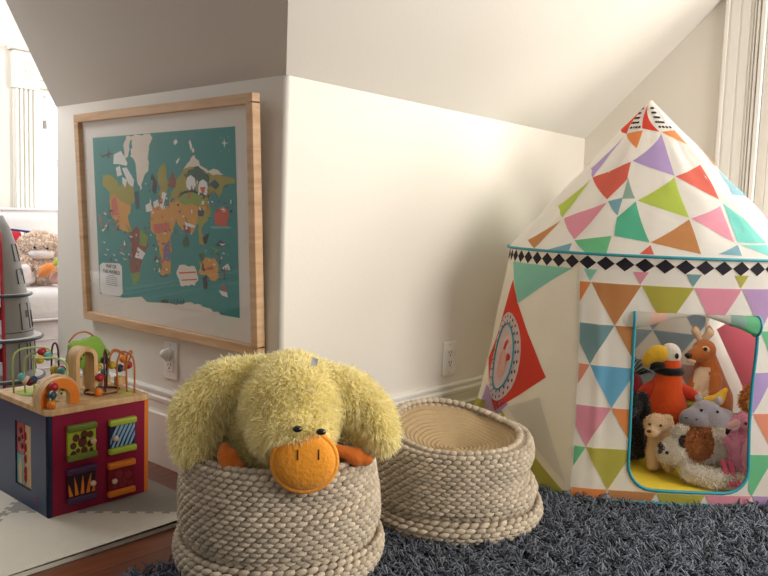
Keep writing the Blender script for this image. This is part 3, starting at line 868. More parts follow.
DU0, DU1, DZ0, DZ1 = .258, .815, .052, .548
def inside_door(u, z): return DU0 < u < DU1 and DZ0 < z < DZ1
WZ = EZ - .048                                # lower edge of the diamond band
mb = MB()
names = ['front_wall', 'right_wall', 'back_wall', 'left_wall']
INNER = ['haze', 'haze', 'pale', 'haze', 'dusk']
PALET = ['brown', 'olive', 'pink', 'plum', 'slate', 'blue', 'salmon', 'green', 'mint', 'orange']
ROWS = {0: ['orange', 'brown', 'olive', 'pink', 'plum', 'brown'], 1: ['slate', 'brown', 'steel', 'olive', 'green', 'blue'], 2: ['salmon', 'blue', 'mint', 'pink', 'lavender', 'lavender'],
        3: ['pink', 'orange', 'olive', 'blue', 'salmon', 'salmon'], 4: ['green', 'olive', 'mint', 'salmon', 'green', 'teal']}
def lattice(k, mb, side, rowh, x0, fn_list, z_top, rows, door=False):
    L = PLEN[k]
    for r in range(rows):
        zt = z_top - r * rowh
        for c in range(-1, int(L / side) + 2):
            xl = x0 + c * side + (side / 2 if r % 2 else 0)
            P = [(xl, zt), (xl + side, zt), (xl + side / 2, zt - rowh)]
            P = clip_half(P, lambda p: p[0] - .004); P = clip_half(P, lambda p: L - .004 - p[0]) if P else P
            P = clip_half(P, lambda p: p[1] - .008) if P else P
            if len(P) < 3: continue
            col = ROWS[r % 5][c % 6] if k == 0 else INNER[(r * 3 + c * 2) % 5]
            pcs = [P]
            if door:
                a, b = DU0 * L, DU1 * L
                pcs = [clip_half(P, lambda p: a - p[0]), clip_half(P, lambda p: p[0] - b)]
                M_ = clip_half(clip_half(P, lambda p: p[0] - a) or [(0, 0)] * 3, lambda p: b - p[0])
                if len(M_) > 2: pcs += [clip_half(M_, lambda p: p[1] - DZ1), clip_half(M_, lambda p: DZ0 - p[1])]
            for Q in pcs:
                if Q and len(Q) > 2:
                    for fn in fn_list: deco(mb, Q, fn, TI[col], .014)
for k in range(4):
    mb = MB()
    L = PLEN[k]
    us = sorted(set([i / 64 for i in range(65)] + ([DU0, DU1] if k == 0 else [])))
    zs = sorted(set([.0 + i * EZ / 28 for i in range(29)] + ([DZ0, DZ1] if k == 0 else [])))
    vs = [to_local(wallpt(k, u, z)) for u in us for z in zs]
    fs = []
    for i in range(len(us) - 1):
        for j in range(len(zs) - 1):
            if k == 0 and inside_door((us[i] + us[i + 1]) / 2, (zs[j] + zs[j + 1]) / 2): continue
            a = i * len(zs) + j; b = a + len(zs)
            fs.append((a, b, b + 1, a + 1))
    mb.add(vs, fs, TI['cream' if k == 3 else 'white'])
    out = lambda x, z, k=k, L=L: to_local(wallpt(k, x / L, z, .0019))
    inn = lambda x, z, k=k, L=L: to_local(wallpt(k, x / L, z, -.0016))
    out2 = lambda x, z, k=k, L=L: to_local(wallpt(k, x / L, z, .0028))
    out3 = lambda x, z, k=k, L=L: to_local(wallpt(k, x / L, z, .0040))
    # diamond band
    nd = round(L / .049); dw = L / nd
    for i in range(nd):
        x = (i + .5) * dw; z = EZ - .026
        deco(mb, [(x - dw * .49, z), (x, z - .019), (x + dw * .49, z), (x, z + .019)], out, TI['ink'], .03)
    if k in (0, 2):
        side = L / 4.55; rowh = .115
        fl = [out] if k == 0 else [out, inn]
        for i, c in enumerate(['mint', 'pink', 'slate', 'olive', 'teal']):
            x = side * (.33 + i) - .01
            if x + .025 < L: deco(mb, [(x - .02, WZ + .004), (x + .02, WZ + .004), (x, WZ - .03)], out, TI[c], .03)
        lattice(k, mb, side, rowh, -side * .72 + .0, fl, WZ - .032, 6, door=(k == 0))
    else:
        # side wall: kite with an oval net window, cream ground, olive hem
        cx = L * .60 + (.045 if k == 3 else .0)
        for fn in (out, inn) if k == 1 else (out,):
            kite = [(cx - .02, .60), (cx + .19, .335), (cx - .0, .20), (cx - .17, .335)] if k == 3 else [(cx - .02, .60), (cx + .27, .42), (cx + .10, .20), (cx - .17, .335)]
            deco(mb, kite, fn, TI['red' if k == 3 else 'pink'], .03)
            if k == 3:
                deco(mb, [(L * .60, .655), (L * .975, .655), (cx + .03, .53), (cx - .01, .60)], fn, TI['mint'], .03)
                deco(mb, [(cx - .11, .26), (cx, .20), (cx + .06, .235), (cx - .02, .155), (cx - .14, .16)], fn, TI['plum'], .03)
                deco(mb, [(cx + .02, .225), (L * .99, .02), (L * .99, .01), (.02, .01), (.02, .16)], fn, TI['olive'], .03)
                deco(mb, [(cx + .055, .225), (L * .86, .275), (L * .985, .05)], out2, TI['pale'], .03)
            else:
                deco(mb, [(L * .02, .655), (L * .35, .655), (L * .02, .45)], fn, TI['lavender'], .03)
                deco(mb, [(L * .6, .655), (L * .98, .655), (L * .98, .45)], fn, TI['aqua'], .03)
                deco(mb, [(.01, .02), (L * .98, .02), (L * .98, .12), (cx, .17), (.01, .10)], fn, TI['olive'], .03)
        f2, f3 = (out2, out3)
        wx = cx - .015; wz = .365
        for sgn, (fa, fb) in enumerate(((out2, out3), (lambda x, z, k=k, L=L: to_local(wallpt(k, x / L, z, -.0028)), lambda x, z, k=k, L=L: to_local(wallpt(k, x / L, z, -.004))))):
            oval = lambda rx, rz, n=28: [(wx + rx * math.cos(i * 2 * PI / n), wz + rz * math.sin(i * 2 * PI / n)) for i in range(n)]
            O = oval(.098, .135); I = oval(.066, .10)
            for i in range(28):
                deco(mb, [O[i], O[(i + 1) % 28], I[(i + 1) % 28], I[i]], fa, TI['white'], .05)
            deco(mb, I, fa, TI['white'], .05)
            deco(mb, [(wx + .03 * math.cos(t * PI / 5) + .01, wz - .02 + .045 * math.sin(t * PI / 5)) for t in range(10)], fb, TI['peach'], .05)
            for ring, nn in ((.89, 26), (.77, 22)):
                for i in range(nn):
                    t = 2 * PI * (i + ring) / nn
                    x = wx + .098 * ring * math.cos(t) * 1.0; z = wz + .135 * (ring + .02) * math.sin(t)
                    deco(mb, [(x - .0035, z), (x, z - .006), (x + .0035, z), (x, z + .006)], fb, TI['ink'], .05)
    wall = mb.build(names[k], TM, tent)
    if k in (1, 3):
        MB().tube([to_local(wallpt(k, (wx + .066 * math.cos(i * PI / 24)) / L, wz + .10 * math.sin(i * PI / 24), .0035)) for i in range(48)], .003, 6, closed=True).build('window_piping', PIPE, wall)
    if k == 0:
        # door piping with rounded lower corners and the cream gores that round them
        rc = .07; path = [(DU0 * L, DZ1), (DU0 * L, DZ0 + rc)]
        for t in range(1, 7): path.append((DU0 * L + rc * (1 - math.cos(t * PI / 12)), DZ0 + rc * (1 - math.sin(t * PI / 12))))
        for t in range(0, 7): path.append((DU1 * L - rc * (1 - math.sin(t * PI / 12)), DZ0 + rc * (1 - math.cos(t * PI / 12))))
        path += [(DU1 * L, DZ1)]
        fine = []
        for i in range(len(path) - 1):
            n = max(1, int(math.hypot(path[i + 1][0] - path[i][0], path[i + 1][1] - path[i][1]) / .02))
            fine += [(path[i][0] + (path[i + 1][0] - path[i][0]) * j / n, path[i][1] + (path[i + 1][1] - path[i][1]) * j / n) for j in range(n)]
        fine.append(path[-1])
        MB().tube([to_local(wallpt(0, x / L, z, .002)) for x, z in fine], .0045, 8).build('door_piping', PIPE, wall)
        on = lambda x, z: to_local(wallpt(0, x / L, z, .0005))
        cl = [(DU0 * L, DZ0)] + [(DU0 * L + rc * (1 - math.cos(t * PI / 12)), DZ0 + rc * (1 - math.sin(t * PI / 12))) for t in range(6, -1, -1)]
        gm = MB(); deco(gm, cl, on, TI['white'], .03); gm.build('door_corner', TM, wall); gm = MB()
        cr = [(DU1 * L, DZ0)] + [(DU1 * L - rc * (1 - math.sin(t * PI / 12)), DZ0 + rc * (1 - math.cos(t * PI / 12))) for t in range(6, -1, -1)]
        deco(gm, cr, on, TI['white'], .03)
        gm.build('door_corner', TM, wall)
        # rolled up door flap hanging under the top of the opening
        fl = MB(); n = 24; ring = 14; vs = []; fs = []
        for i in range(n + 1):
            t = i / n; x = (DU0 + (DU1 - DU0) * t) * L
            rad = .004 + .017 * abs(2 * t - .95) ** 1.1
            sag = .004 + .012 * abs(2 * t - .95) ** 1.5 + rad * 1.1 + .003 * noise.noise(Vector((t * 9, 1, 1)))
            c = to_local(wallpt(0, x / L, DZ1 + .012 - sag, -.006))
            nrm = (to_local(wallpt(0, x / L, .5, .01)) - to_local(wallpt(0, x / L, .5, 0))).normalized()
            for q in range(ring):
                a = q / ring * 2 * PI
                vs.append(c + nrm * math.cos(a) * rad + Vector((0, 0, 1)) * math.sin(a) * rad * 1.25)
        for i in range(n):
            for q in range(ring):
                fs.append((i * ring + q, (i + 1) * ring + q, (i + 1) * ring + (q + 1) % ring, i * ring + (q + 1) % ring))
        cc = [TI[('pale', 'peach', 'pale', 'pale', 'pale', 'pale', 'sage', 'green')[min(7, (i // ring) * 8 // n)]] for i in range(n * ring)]
        fl.add(vs, fs, cc)
        flap = fl.build('rolled_door_flap', TM, wall)
        for i in (0, n):
            ends = MB()
            pts = vs[i * ring:(i + 1) * ring]
            ends.tube(pts, .0035, 6, closed=True)
            c = sum(pts, Vector()) / ring
            ends.tube([c + (p - c) * .5 for p in pts], .003, 6, closed=True)
            ends.build('flap_piping', PIPE, flap)
# floor sheet, hem piping and poles
mb = MB()
ring = [to_local(Vector((p.x, p.y, .026))) for p in DB[::4]]
ring = [Vector((p.x * .985, p.y * .985, p.z)) for p in ring]
n = len(ring)
mb.add(ring + [p + Vector((0, 0, .010)) for p in ring], [tuple(range(n - 1, -1, -1)), tuple(range(n, 2 * n))] + [(i, (i + 1) % n, (i + 1) % n + n, i + n) for i in range(n)], 0, False)
mb.build('floor_sheet', M('yellow_floor_fabric', '#e2c63a', .7, .06, 14, .3, 25), tent)
MB().tube([to_local(Vector((p.x, p.y, .016))) for p in DB[::4]], .004, 6, closed=True).build('hem_piping', PIPE, tent)
POLE = M('pale_pole_sleeve', '#d8cfcb', .5)
for k, (u, uo) in enumerate(((0, .015), (0, .02), (0, .02), (0, .02))):
    q_ = []
    for i in range(9):
        z = .02 + (EZ - .03) * i / 8
        q_.append(to_local(wallpt(k, .012, z, -.012)))
    c = to_local(roofpt(PAN[k][2], .02, -.012))
    q_.append(c)
    for h in (.3, .6, .94): q_.append(to_local(roofpt(PAN[k][2], h, -.014)))
    MB().tube(q_, .006, 8).build('pole', POLE, tent)
# ---------------------------------------------------------------- rope baskets
ROPE = M('beige_rope', '#c7b7a0', .85, .10, 70, .35, 400, spec=.2, island=.22)
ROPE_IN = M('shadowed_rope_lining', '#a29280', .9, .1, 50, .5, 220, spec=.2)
COIL = M('tan_coiled_cord', '#b99f78', .85, .10, 60, .3, 300, spec=.2)
def interp(prof, t):
    for i in range(len(prof) - 1):
        if t <= prof[i + 1][0]:
            a, b = prof[i], prof[i + 1]; s = (t - a[0]) / (b[0] - a[0]); s = s * s * (3 - 2 * s) * .5 + s * .5
            return a[1] + (b[1] - a[1]) * s
    return prof[-1][1]
def basket(label, loc, prof, rim, rows, per_row, bulge, pinch, dish=None):
    """prof: (t, radius) from base to rim; rim(a) height; a = 0 at image right, -90 deg towards the viewer"""
    rz = face_cam(loc[0], loc[1])
    def P(a, t, off=0):
        z = rim(a) * (t ** 1.0)
        r = interp(prof, t) * bulge(a, t) + off
        r -= pinch(a, t)
        return Vector((r * math.cos(a), r * math.sin(a), z))
    mb = MB()
    n = 72
    vs = []; fs = []
    T_ = [i / 30 for i in range(31)]
    for i in range(n):
        a = 2 * PI * i / n
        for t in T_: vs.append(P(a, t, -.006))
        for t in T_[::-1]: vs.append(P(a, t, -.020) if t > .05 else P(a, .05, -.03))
    m = len(T_) * 2
    for i in range(n):
        for j in range(m):
            fs.append((i * m + j, ((i + 1) % n) * m + j, ((i + 1) % n) * m + (j + 1) % m, i * m + (j + 1) % m))
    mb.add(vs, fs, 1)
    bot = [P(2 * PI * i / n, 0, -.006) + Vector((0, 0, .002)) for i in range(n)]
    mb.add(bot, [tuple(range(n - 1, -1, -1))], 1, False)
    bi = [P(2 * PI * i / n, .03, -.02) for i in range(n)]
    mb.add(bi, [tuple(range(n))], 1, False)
    def stitch(a, t, inside=False, half=0):
        p = P(a, t, -.019 if inside else 0)
        ta = (P(a + .02, t) - P(a - .02, t)).normalized()
        tz = (P(a, min(1, t + .02)) - P(a, max(0, t - .02))).normalized()
        nn = ta.cross(tz).normalized()
        tw = .30 if half else .12
        x = (ta * math.cos(tw) + tz * math.sin(tw)); z = nn.cross(x)
        R = Matrix((x, nn, z)).transposed()
        ln = interp(prof, t) * 2 * PI / per_row * .60
        jz = rnd.uniform(.93, 1.07)
        mb.ell(p, (ln * jz, .0100, .0070 * rimh / .26), R, 0, n=(9, 6))
    rimh = sum(rim(i) for i in range(6)) / 6 * 26 / rows
    for r in range(rows):
        t = (r + .5) / rows
        for i in range(per_row):
            stitch(2 * PI * (i + .5 * (r % 2)) / per_row + rnd.uniform(-.006, .006), t, False, r % 2)
    for k in range(4):                       # the top rows roll over the rim and down the inside
        t = 1.0 - max(0, k - 0) * (1 / rows) * 1.0
        for i in range(per_row): stitch(2 * PI * (i + .5 * (k % 2)) / per_row, t - (.0 if k else -.008), True, k % 2)
    ob = mb.build('rope_basket', [ROPE, ROPE_IN], None, loc, (0, 0, rz))
    tag(ob, label, 'basket', 'chunky rope baskets')
    if dish:
        d = MB(); n = 72; R = 120; vs = []; fs = []
        cx, cy, cz, zedge = dish
        for i in range(n):
            a = 2 * PI * i / n
            e = P(a, .955, -.022)
            for j in range(R + 1):
                s = j / R
                q = Vector((cx, cy, cz)).lerp(Vector((e.x, e.y, e.z)), s)
                q.z = cz + (e.z - cz) * s ** 2.2 + .0032 * abs(math.sin(s * PI * 15)) + noise.noise(q * 22) * .004
                vs.append(q)
        for i in range(n):
            for j in range(R):
                fs.append((i * (R + 1) + j, ((i + 1) % n) * (R + 1) + j, ((i + 1) % n) * (R + 1) + j + 1, i * (R + 1) + j + 1))
        d.add(vs, fs, 0)
        d.build('coiled_base', COIL, ob)
    return ob
def ang(a, c):                               # closeness of two angles 0..1
    return max(0, math.cos(a - c))
basket('beige chunky rope basket with the yellow plush duck slumped in it', (-.205, -.24, .012),
       [(0, .195), (.06, .220), (.16, .226), (.26, .224), (.34, .212), (.46, .214), (.7, .212), (.9, .204), (1, .198)],
       lambda a: .258 - .006 * ang(a, -PI / 2) + .003 * math.sin(3 * a), 26, 60,
       lambda a, t: 1 + .012 * math.sin(3 * a + 5 * t),
       lambda a, t: .022 * math.exp(-((t - .33 - .05 * math.sin(a)) / .055) ** 2) * (ang(a, -.2) + ang(a, PI + .5)) + .012 * math.exp(-((t - .75) / .07) ** 2) * ang(a, -1.0) ** 4)
basket('empty beige chunky rope basket with a coiled base, between duck and tent', (.288, -.362, .012),
       [(0, .185), (.05, .214), (.15, .222), (.24, .219), (.32, .208), (.5, .206), (.75, .200), (.92, .193), (1, .184)],
       lambda a: .228 + .032 * ang(a, PI * .72) - .004 * ang(a, -.2) - .017 * ang(a, -PI / 2) + .002 * math.sin(4 * a), 23, 55,
       lambda a, t: 1 + .012 * math.sin(2 * a + 4 * t),
       lambda a, t: .018 * math.exp(-((t - .27 - .04 * math.cos(a)) / .05) ** 2) + .030 * math.exp(-((t - .62) / .13) ** 2) * ang(a, -.05) ** 3, dish=(.0, -.01, .178, 0))

# ---------------------------------------------------------------- duck
DO = Vector((-.205, -.24, .16))
duck = thing('plush_duck', 'big yellow shaggy plush duck slumped head first over the rim of the front basket', 'stuffed animal', DO)
YF = M('yellow_plush_fur', '#fffad6', .9, hex2='#faeeb2', island=.22, spec=.1, trans=.5)
YS = M('yellow_plush_skin', '#faf0b4', .95)
OP = M('orange_plush', '#ef9a22', .85, .10, 30, .3, 120, sheen=.3)
OD = M('dark_orange_plush', '#d4701c', .85, .10, 30, .3, 120, sheen=.3)
VD = Vector((.666, .746, 0)); RD = Vector((.746, -.666, 0)); ZD = Vector((0, 0, 1))
def D(p): return Vector(p) - DO
def furpart(name, shapes, count, seed, comb=(0, 0, 0), length=.025, keep=None, vox=.009, width=.0034):
    vf = skin(shapes, vox, 8)
    mb = MB().raw(vf, 0)
    fur(mb, vf, int(count * 1.7), length, width, .5, .75, 1, seed, comb, keep)
    return mb.build(name, [YS, YF], duck)
hd = Vector((-.253, -.324, .376))
furpart('body', [('e', D((-.198, -.215, .275)), (.125, .125, .115)), ('e', D((-.215, -.215, .345)), (.115, .115, .075))], 9000, 1)
furpart('head', [('e', D(hd), (.102, .102, .098)), ('e', D(hd + VD * .05 + ZD * .01), (.10, .10, .095)), ('e', D(hd - VD * .045 - ZD * .03), (.085, .085, .066))], 13000, 2, (0, 0, -.1), .020, keep=lambda p: (Vector(p) - D((-.315, -.425, .298))).length > .072 or p[2] > D((0, 0, .343)).z)
furpart('wing', [('t', [D(p) for p in ((-.245, -.215, .405), (-.310, -.175, .398), (-.362, -.155, .356), (-.385, -.172, .292))], [.060, .058, .053, .040])], 7500, 3, (-.15, -.1, -.4))
furpart('wing', [('t', [D(p) for p in ((-.185, -.345, .405), (-.145, -.375, .392), (-.118, -.42, .356), (-.122, -.455, .322))], [.055, .054, .048, .034])], 7000, 4, (.1, -.1, -.4))
# beak: flat padded disc with a stitched edge
bc = Vector((-.314, -.430, .303)); tilt = .28
bn = (-VD * math.cos(tilt) + ZD * math.sin(tilt) * .6).normalized(); br = RD; bu = bn.cross(br) * -1
if bu.z < 0: bu = -bu
Rb = Matrix((br, bn, bu)).transposed()
beak = MB()
beak.ell(D(bc), (.062, .026, .056), Rb, 0, n=(32, 16))
beak.tube([D(bc + br * .061 * math.cos(t * PI / 24) + bu * .056 * math.sin(t * PI / 24)) for t in range(48)], .0065, 10, closed=True)
bk = beak.build('beak', OP, duck)
NSM = M('dark_brown_thread', '#4a2312', .8)
for s in (-.014, .026):
    st = MB()
    q = [bc + br * s + bu * (.006 + k * .0065) + bn * (.026 * math.sqrt(max(0, 1 - (s / .062) ** 2 - ((.006 + k * .0065) / .056) ** 2)) + .0008) for k in range(4)]
    st.tube([D(p) for p in q], .0013, 6)
    st.build('nostril_stitch', NSM, bk)
for e in (Vector((-.340, -.435, .373)), Vector((-.305, -.464, .367))):
    MB().ell(D(e), (.010, .008, .0065), Matrix((RD, VD, ZD)).transposed(), n=(14, 8)).build('eye', BLACKP, duck)
for pts in (((-.366, -.248, .300), (-.374, -.258, .286), (-.372, -.270, .266)), ((-.205, -.40, .30), (-.182, -.425, .288), (-.172, -.438, .277))):
    vf = skin([('t', [D(p) for p in pts], [.012, .016, .016]), ('e', D(Vector(pts[1]) + RD * .016), (.013, .015, .017)), ('e', D(Vector(pts[2]) + RD * .02), (.014, .015, .014))], .005, 5)
    MB().raw(vf).build('foot', OD, duck)
tg = MB(); p0 = hd + RD * .04 + ZD * .102 - VD * .06
tg.add([D(p0 + RD * x + ZD * z - VD * y) for x, z, y in ((-.007, 0, 0), (.007, .002, 0), (.009, .018, .010), (-.003, .022, .010), (-.007, 0, .004), (.007, .002, .004), (.009, .018, .014), (-.003, .022, .014))],
       [(0, 1, 2, 3), (7, 6, 5, 4), (0, 4, 5, 1), (1, 5, 6, 2), (2, 6, 7, 3), (3, 7, 4, 0)], 0, False)
tg.build('sewn_tag', M('white_satin_tag', '#eef0f0', .4), duck)

# ---------------------------------------------------------------- activity cube
CC = Vector((-.3225, .47, .012))
cube = thing('activity_cube', 'wooden activity cube with navy and crimson sides and bead wires on top', 'toy', CC)
NAVY = M('navy_paint', '#2f3f5e', .35, .04, 20); CRIM = M('crimson_paint', '#8c1438', .35, .04, 20); ORG = M('orange_paint', '#e07b22', .4, .05, 20)
LIME = M('lime_paint', '#a9b93a', .35, .05, 20); OLV = M('olive_paint', '#6d7a2c', .4); PUR = M('purple_paint', '#4a2a4c', .4); BRN = M('brown_paint', '#5a2b1e', .5)
REDP = M('red_paint', '#a8202c', .3); TEALP = M('teal_paint', '#5f9f98', .35); DRED = M('dark_red_paint', '#7c1420', .4); LNAV = M('dark_navy_paint', '#1d2a44', .35); BLUEP = M('light_blue_paint', '#8fb3cf', .4)
YEL = M('yellow_paint', '#c9a832', .35); MARO = M('maroon_paint', '#5c1f24', .35); KNOB = M('pale_wood_knob', '#e0bfa0', .5); LGRN = M('bright_green_paint', '#86b03a', .4)
X, Yh, ZT = .1385, .148, .256
MB().box((-X + .006, -Yh + .006, .002), (X - .006, Yh - .006, ZT - .003)).build('inner_box', BIRCH, cube)
s = MB()
# navy side with rounded lower corner and a cut-out slot
hole = (-.056, .034, .045, .212)
for a in ((-Yh, 0, hole[0], ZT), (hole[1], 0, Yh, ZT), (hole[0], 0, hole[1], hole[2]), (hole[0], hole[3], hole[1], ZT)):
    s.box((-X, a[0], a[1]), (-X + .011, a[2], a[3]))
side = s.build('navy_side', NAVY, cube)
pc = MB()
for (y0, y1, z0, z1, mi) in ((-.012, .030, .13, .21, 0), (-.012, .030, .048, .127, 1), (-.052, -.016, .05, .21, 2)):
    pc.box((-X + .003, y0, z0), (-X + .008, y1, z1), mi, .001)
for y, z, r in ((.01, .19, .009), (.018, .165, .007), (.0, .15, .008), (-.002, .175, .006)): pc.tube([(-X + .001, y, z), (-X + .004, y, z)], r, 12, 3)
pc.prism([(0, .05), (.012, .05), (.02, .09), (.008, .12), (.0, .10)], -.003, -.001, 2, Matrix.Translation((-X + .001, .0, 0)) @ Matrix.Rotation(PI / 2, 4, 'Z'))
for z in (.07, .09, .12, .15, .18): pc.ell((-X + .002, -.02, z), (.004, .006, .012))
pc.build('picture_slider', [REDP, TEALP, BIRCH, BRN], side)
text('B', .032, M('pink_mark', '#8a4a68', .5), side, (-X - .0004, -.082, .018), (PI / 2, 0, -PI / 2), 'letter_mark')
MB().box((-X, -Yh, 0), (X - .012, -Yh + .011, ZT)).build('crimson_side', CRIM, cube)
MB().box((-X + .0005, -Yh - .0008, 0), (-X + .010, -Yh + .004, ZT)).build('corner_edge', LNAV, cube)
MB().box((X - .012, -Yh + .0005, 0), (X, Yh, ZT)).build('orange_side', ORG, cube)
MB().box((-X, Yh - .011, 0), (X - .012, Yh, ZT)).build('back_side', LGRN, cube)
top = MB()
top.prism([(-X - .004, -Yh - .006 + .012), (-X - .004 + .012, -Yh - .006), (X + .004 - .012, -Yh - .006), (X + .004, -Yh + .006), (X + .004, Yh - .006), (X - .008, Yh + .006), (-X + .008, Yh + .006), (-X - .004, Yh - .006)], -.271, -ZT, 0, Matrix(((1, 0, 0, 0), (0, 0, 1, 0), (0, -1, 0, 0), (0, 0, 0, 1))), .002)
tp = top.build('top_board', BIRCH, cube)
gr = MB()                                      # painted path and printed leaves on the top
for cx, cy, r0 in ((.06, -.05, .05), (-.05, .02, .04)):
    gr.tube([(cx + r0 * math.cos(t * PI / 20), cy + r0 * .8 * math.sin(t * PI / 20), .2712) for t in range(34)], .005, 8, 0, flat=.1)
for x, y, sx, m in ((-.07, .06, .05, 1), (.0, .09, .06, 1), (.09, .05, .03, 1), (-.10, -.06, .03, 1), (.10, -.10, .02, 1)):
    gr.tube([(x, y, .271), (x, y, .2716)], sx, 20, m)
gr.build('painted_path', [BRN, LIME], tp)

def door(label, x0, z0, flip, capm, panm, deco_fn, extra):
    y = -Yh
    w, h = .074, .092
    d = MB().box((x0, y - .009, z0 + .012), (x0 + w, y, z0 + h - .012), 0, .001)
    dd = deco_fn(d, x0, y - .0094, z0, w, h)
    o = d.build('door', [panm, extra], cube)
    o['label'] = label
    for zz in (z0, z0 + h - .017):
        MB().box((x0 - .002, y - .017, zz), (x0 + w + .002, y, zz + .017), bev=.005, seg=3).build('door_rail', capm, o)
    kx = x0 + (.012 if flip else w - .012)
    MB().lathe([(.0, -.012), (.004, -.012), (.004, -.004), (.0075, -.001), (.0075, .003), (.004, .006), (0, .0065)], 14).build('knob', KNOB, o, (kx, y - .018, z0 + h * .48), (PI / 2, 0, 0))
def disc(m, x, y, z, rx, rz, mi=1): m.prism([(x + rx * math.cos(t * PI / 7), z + rz * math.sin(t * PI / 7)) for t in range(14)], y - .0004, y + .0006, mi)
def spots(m, x0, y, z0, w, h):
    for a, b, r in ((.3, .63, .010), (.62, .68, .011), (.86, .66, .009), (.2, .42, .009), (.55, .48, .013), (.85, .4, .009), (.38, .27, .006), (.62, .24, .010), (.2, .2, .008), (.9, .22, .006)):
        disc(m, x0 + a * w * .92, y, z0 + b * h, r * .9, r)
def zebra(m, x0, y, z0, w, h):
    for k in range(6):
        a = x0 + .004 + k * .0125 - .012
        P = [(a, z0 + .018), (a + .006, z0 + .018), (a + .02, z0 + h * .5), (a + .036, z0 + h - .018), (a + .028, z0 + h - .018), (a + .014, z0 + h * .52)]
        P = clip_half(P, lambda p: p[0] - x0 - .002); P = clip_half(P, lambda p: x0 + w - .002 - p[0]) if P else P
        if len(P) > 2: m.prism(P, y - .0004, y + .0006, 1)
def tiger(m, x0, y, z0, w, h):
    for k in range(5):
        a = x0 + .004 + k * .0145; l = (k - 2) * .004
        P = [(a + 0, z0 + .02), (a + .010, z0 + .02), (a + .009 + l, z0 + h * .5), (a + .006 + l * 2, z0 + h - .022), (a + .003 + l, z0 + h * .55)]
        P = clip_half(clip_half(P, lambda p: p[0] - x0 - .002), lambda p: x0 + w - .002 - p[0])
        if len(P) > 2: m.prism(P, y - .0004, y + .0006, 1)
def flower(m, x0, y, z0, w, h):
    for a, b, r in ((.4, .62, .010), (.75, .55, .009), (.55, .35, .011), (.85, .28, .007), (.25, .32, .007)):
        for t in range(5): disc(m, x0 + a * w + r * .7 * math.cos(t * 1.256), y, z0 + b * h + r * .7 * math.sin(t * 1.256), r * .5, r * .5)
door('small olive railed door with a giraffe print', -.092, .134, False, OLV, LIME, spots, BRN)
door('small lime railed door with a zebra print', .020, .128, True, LIME, LNAV, zebra, BLUEP)
door('small purple railed door with an orange flame print', -.093, .024, False, PUR, M('dark_plum_paint', '#2a1220', .5), tiger, ORG)
door('small orange railed door with a dark red flower print', .017, .014, True, ORG, DRED, flower, M('brick_paint', '#92303a', .45))

def wire(name, mat, pts, r=.0026, label=None):
    P = [Vector(p) for p in pts]; out = []
    for i in range(len(P) - 1):
        a, b, c, d = P[max(i - 1, 0)], P[i], P[i + 1], P[min(i + 2, len(P) - 1)]
        for k in range(8):
            t = k / 8
            out.append(.5 * ((2 * b) + (c - a) * t + (2 * a - 5 * b + 4 * c - d) * t * t + (3 * b - a - 3 * c + d) * t ** 3))
    out.append(P[-1])
    o = MB().tube(out, r, 8).build(name, mat, cube)
    if label: o['label'] = label
    return o
def bead(parent_mat, x, y, z, r=.0115):
    MB().ell((x, y, z), r, n=(16, 10)).build('bead', parent_mat, cube)
def arch(name, mats, cx, w, zt, thick, y0, y1, zb=.271, mi=None):
    out = [(cx - w, zb)] + [(cx - w * math.cos(t * PI / 16), zt - w + w * math.sin(t * PI / 16)) for t in range(17)] + [(cx + w, zb)]
    w2 = w - thick
    inn = [(cx + w2, zb)] + [(cx + w2 * math.cos(t * PI / 16), zt - w + w2 * math.sin(t * PI / 16)) for t in range(17)] + [(cx - w2, zb)]
    m = MB(); n = len(out)
    vs = []; fs = []
    for y in (y0, y1):
        vs += [(x, y, z) for x, z in out] + [(x, y, z) for x, z in inn[::-1]]
    # quads between outer and inner outlines
    inn_r = list(range(n, 2 * n))
    for i in range(n - 1):
        a, b = i, i + 1
        ia, ib = n + i, n + i + 1
        fs += [(a, b, ib, ia), (2 * n + b, 2 * n + a, 2 * n + ia, 2 * n + ib), (b, a, 2 * n + a, 2 * n + b), (ia, ib, 2 * n + ib, 2 * n + ia)]
    fs += [(0, n, 3 * n, 2 * n), (n - 1, 3 * n - 1, 4 * n - 1, 2 * n - 1)]
    fl = [0 if i % 4 == 0 else 1 for i in range(len(fs))]
    m.add(vs, fs, fl if len(mats) > 1 else 0, False)
    return m.build(name, mats, cube)
arch('rainbow_arch', [ORG, BIRCH], -.094, .050, .341, .024, -.122, -.100)['label'] = 'orange faced arch'
arch('rainbow_arch', [BIRCH], -.088, .056, .345, .012, -.098, -.080)
arch('tall_arch', [BIRCH], .018, .031, .396, .011, -.045, .005)['label'] = 'tall plain wooden arch'
k_ = MB()
for t in range(5):
    a = PI * (t + .5) / 5
    k_.box((.018 + .017 * math.cos(a) - .002, -.0462, .362 + .019 * math.sin(a) - .003), (.018 + .017 * math.cos(a) + .002, -.0448, .362 + .019 * math.sin(a) + .003))
k_.build('printed_rays', BRN, cube)
tree = MB()
tp_ = []
for t in range(40):
    a = t * PI / 20
    r = .052 + .007 * math.cos(5 * a + .6)
    tp_.append((.065 + r * 1.12 * math.cos(a), .362 + r * .86 * math.sin(a)))
tree.prism(tp_, .035, .053, 0, None, .003)
tree.box((.055, .037, .271), (.075, .05, .33), 1)
tree.build('tree_cutout', [LGRN, BIRCH], cube)['label'] = 'green tree shaped cutout'
LIMEW = M('lime_coated_wire', '#a9b56a', .35); COPW = M('copper_coated_wire', '#b86a30', .35); MARW = M('maroon_coated_wire', '#54221f', .35)
wire('bead_wire', LIMEW, [(-.118, .085, .271), (-.120, .085, .355), (-.108, .08, .384), (-.075, .06, .392), (-.047, .04, .388), (-.042, .035, .372)])
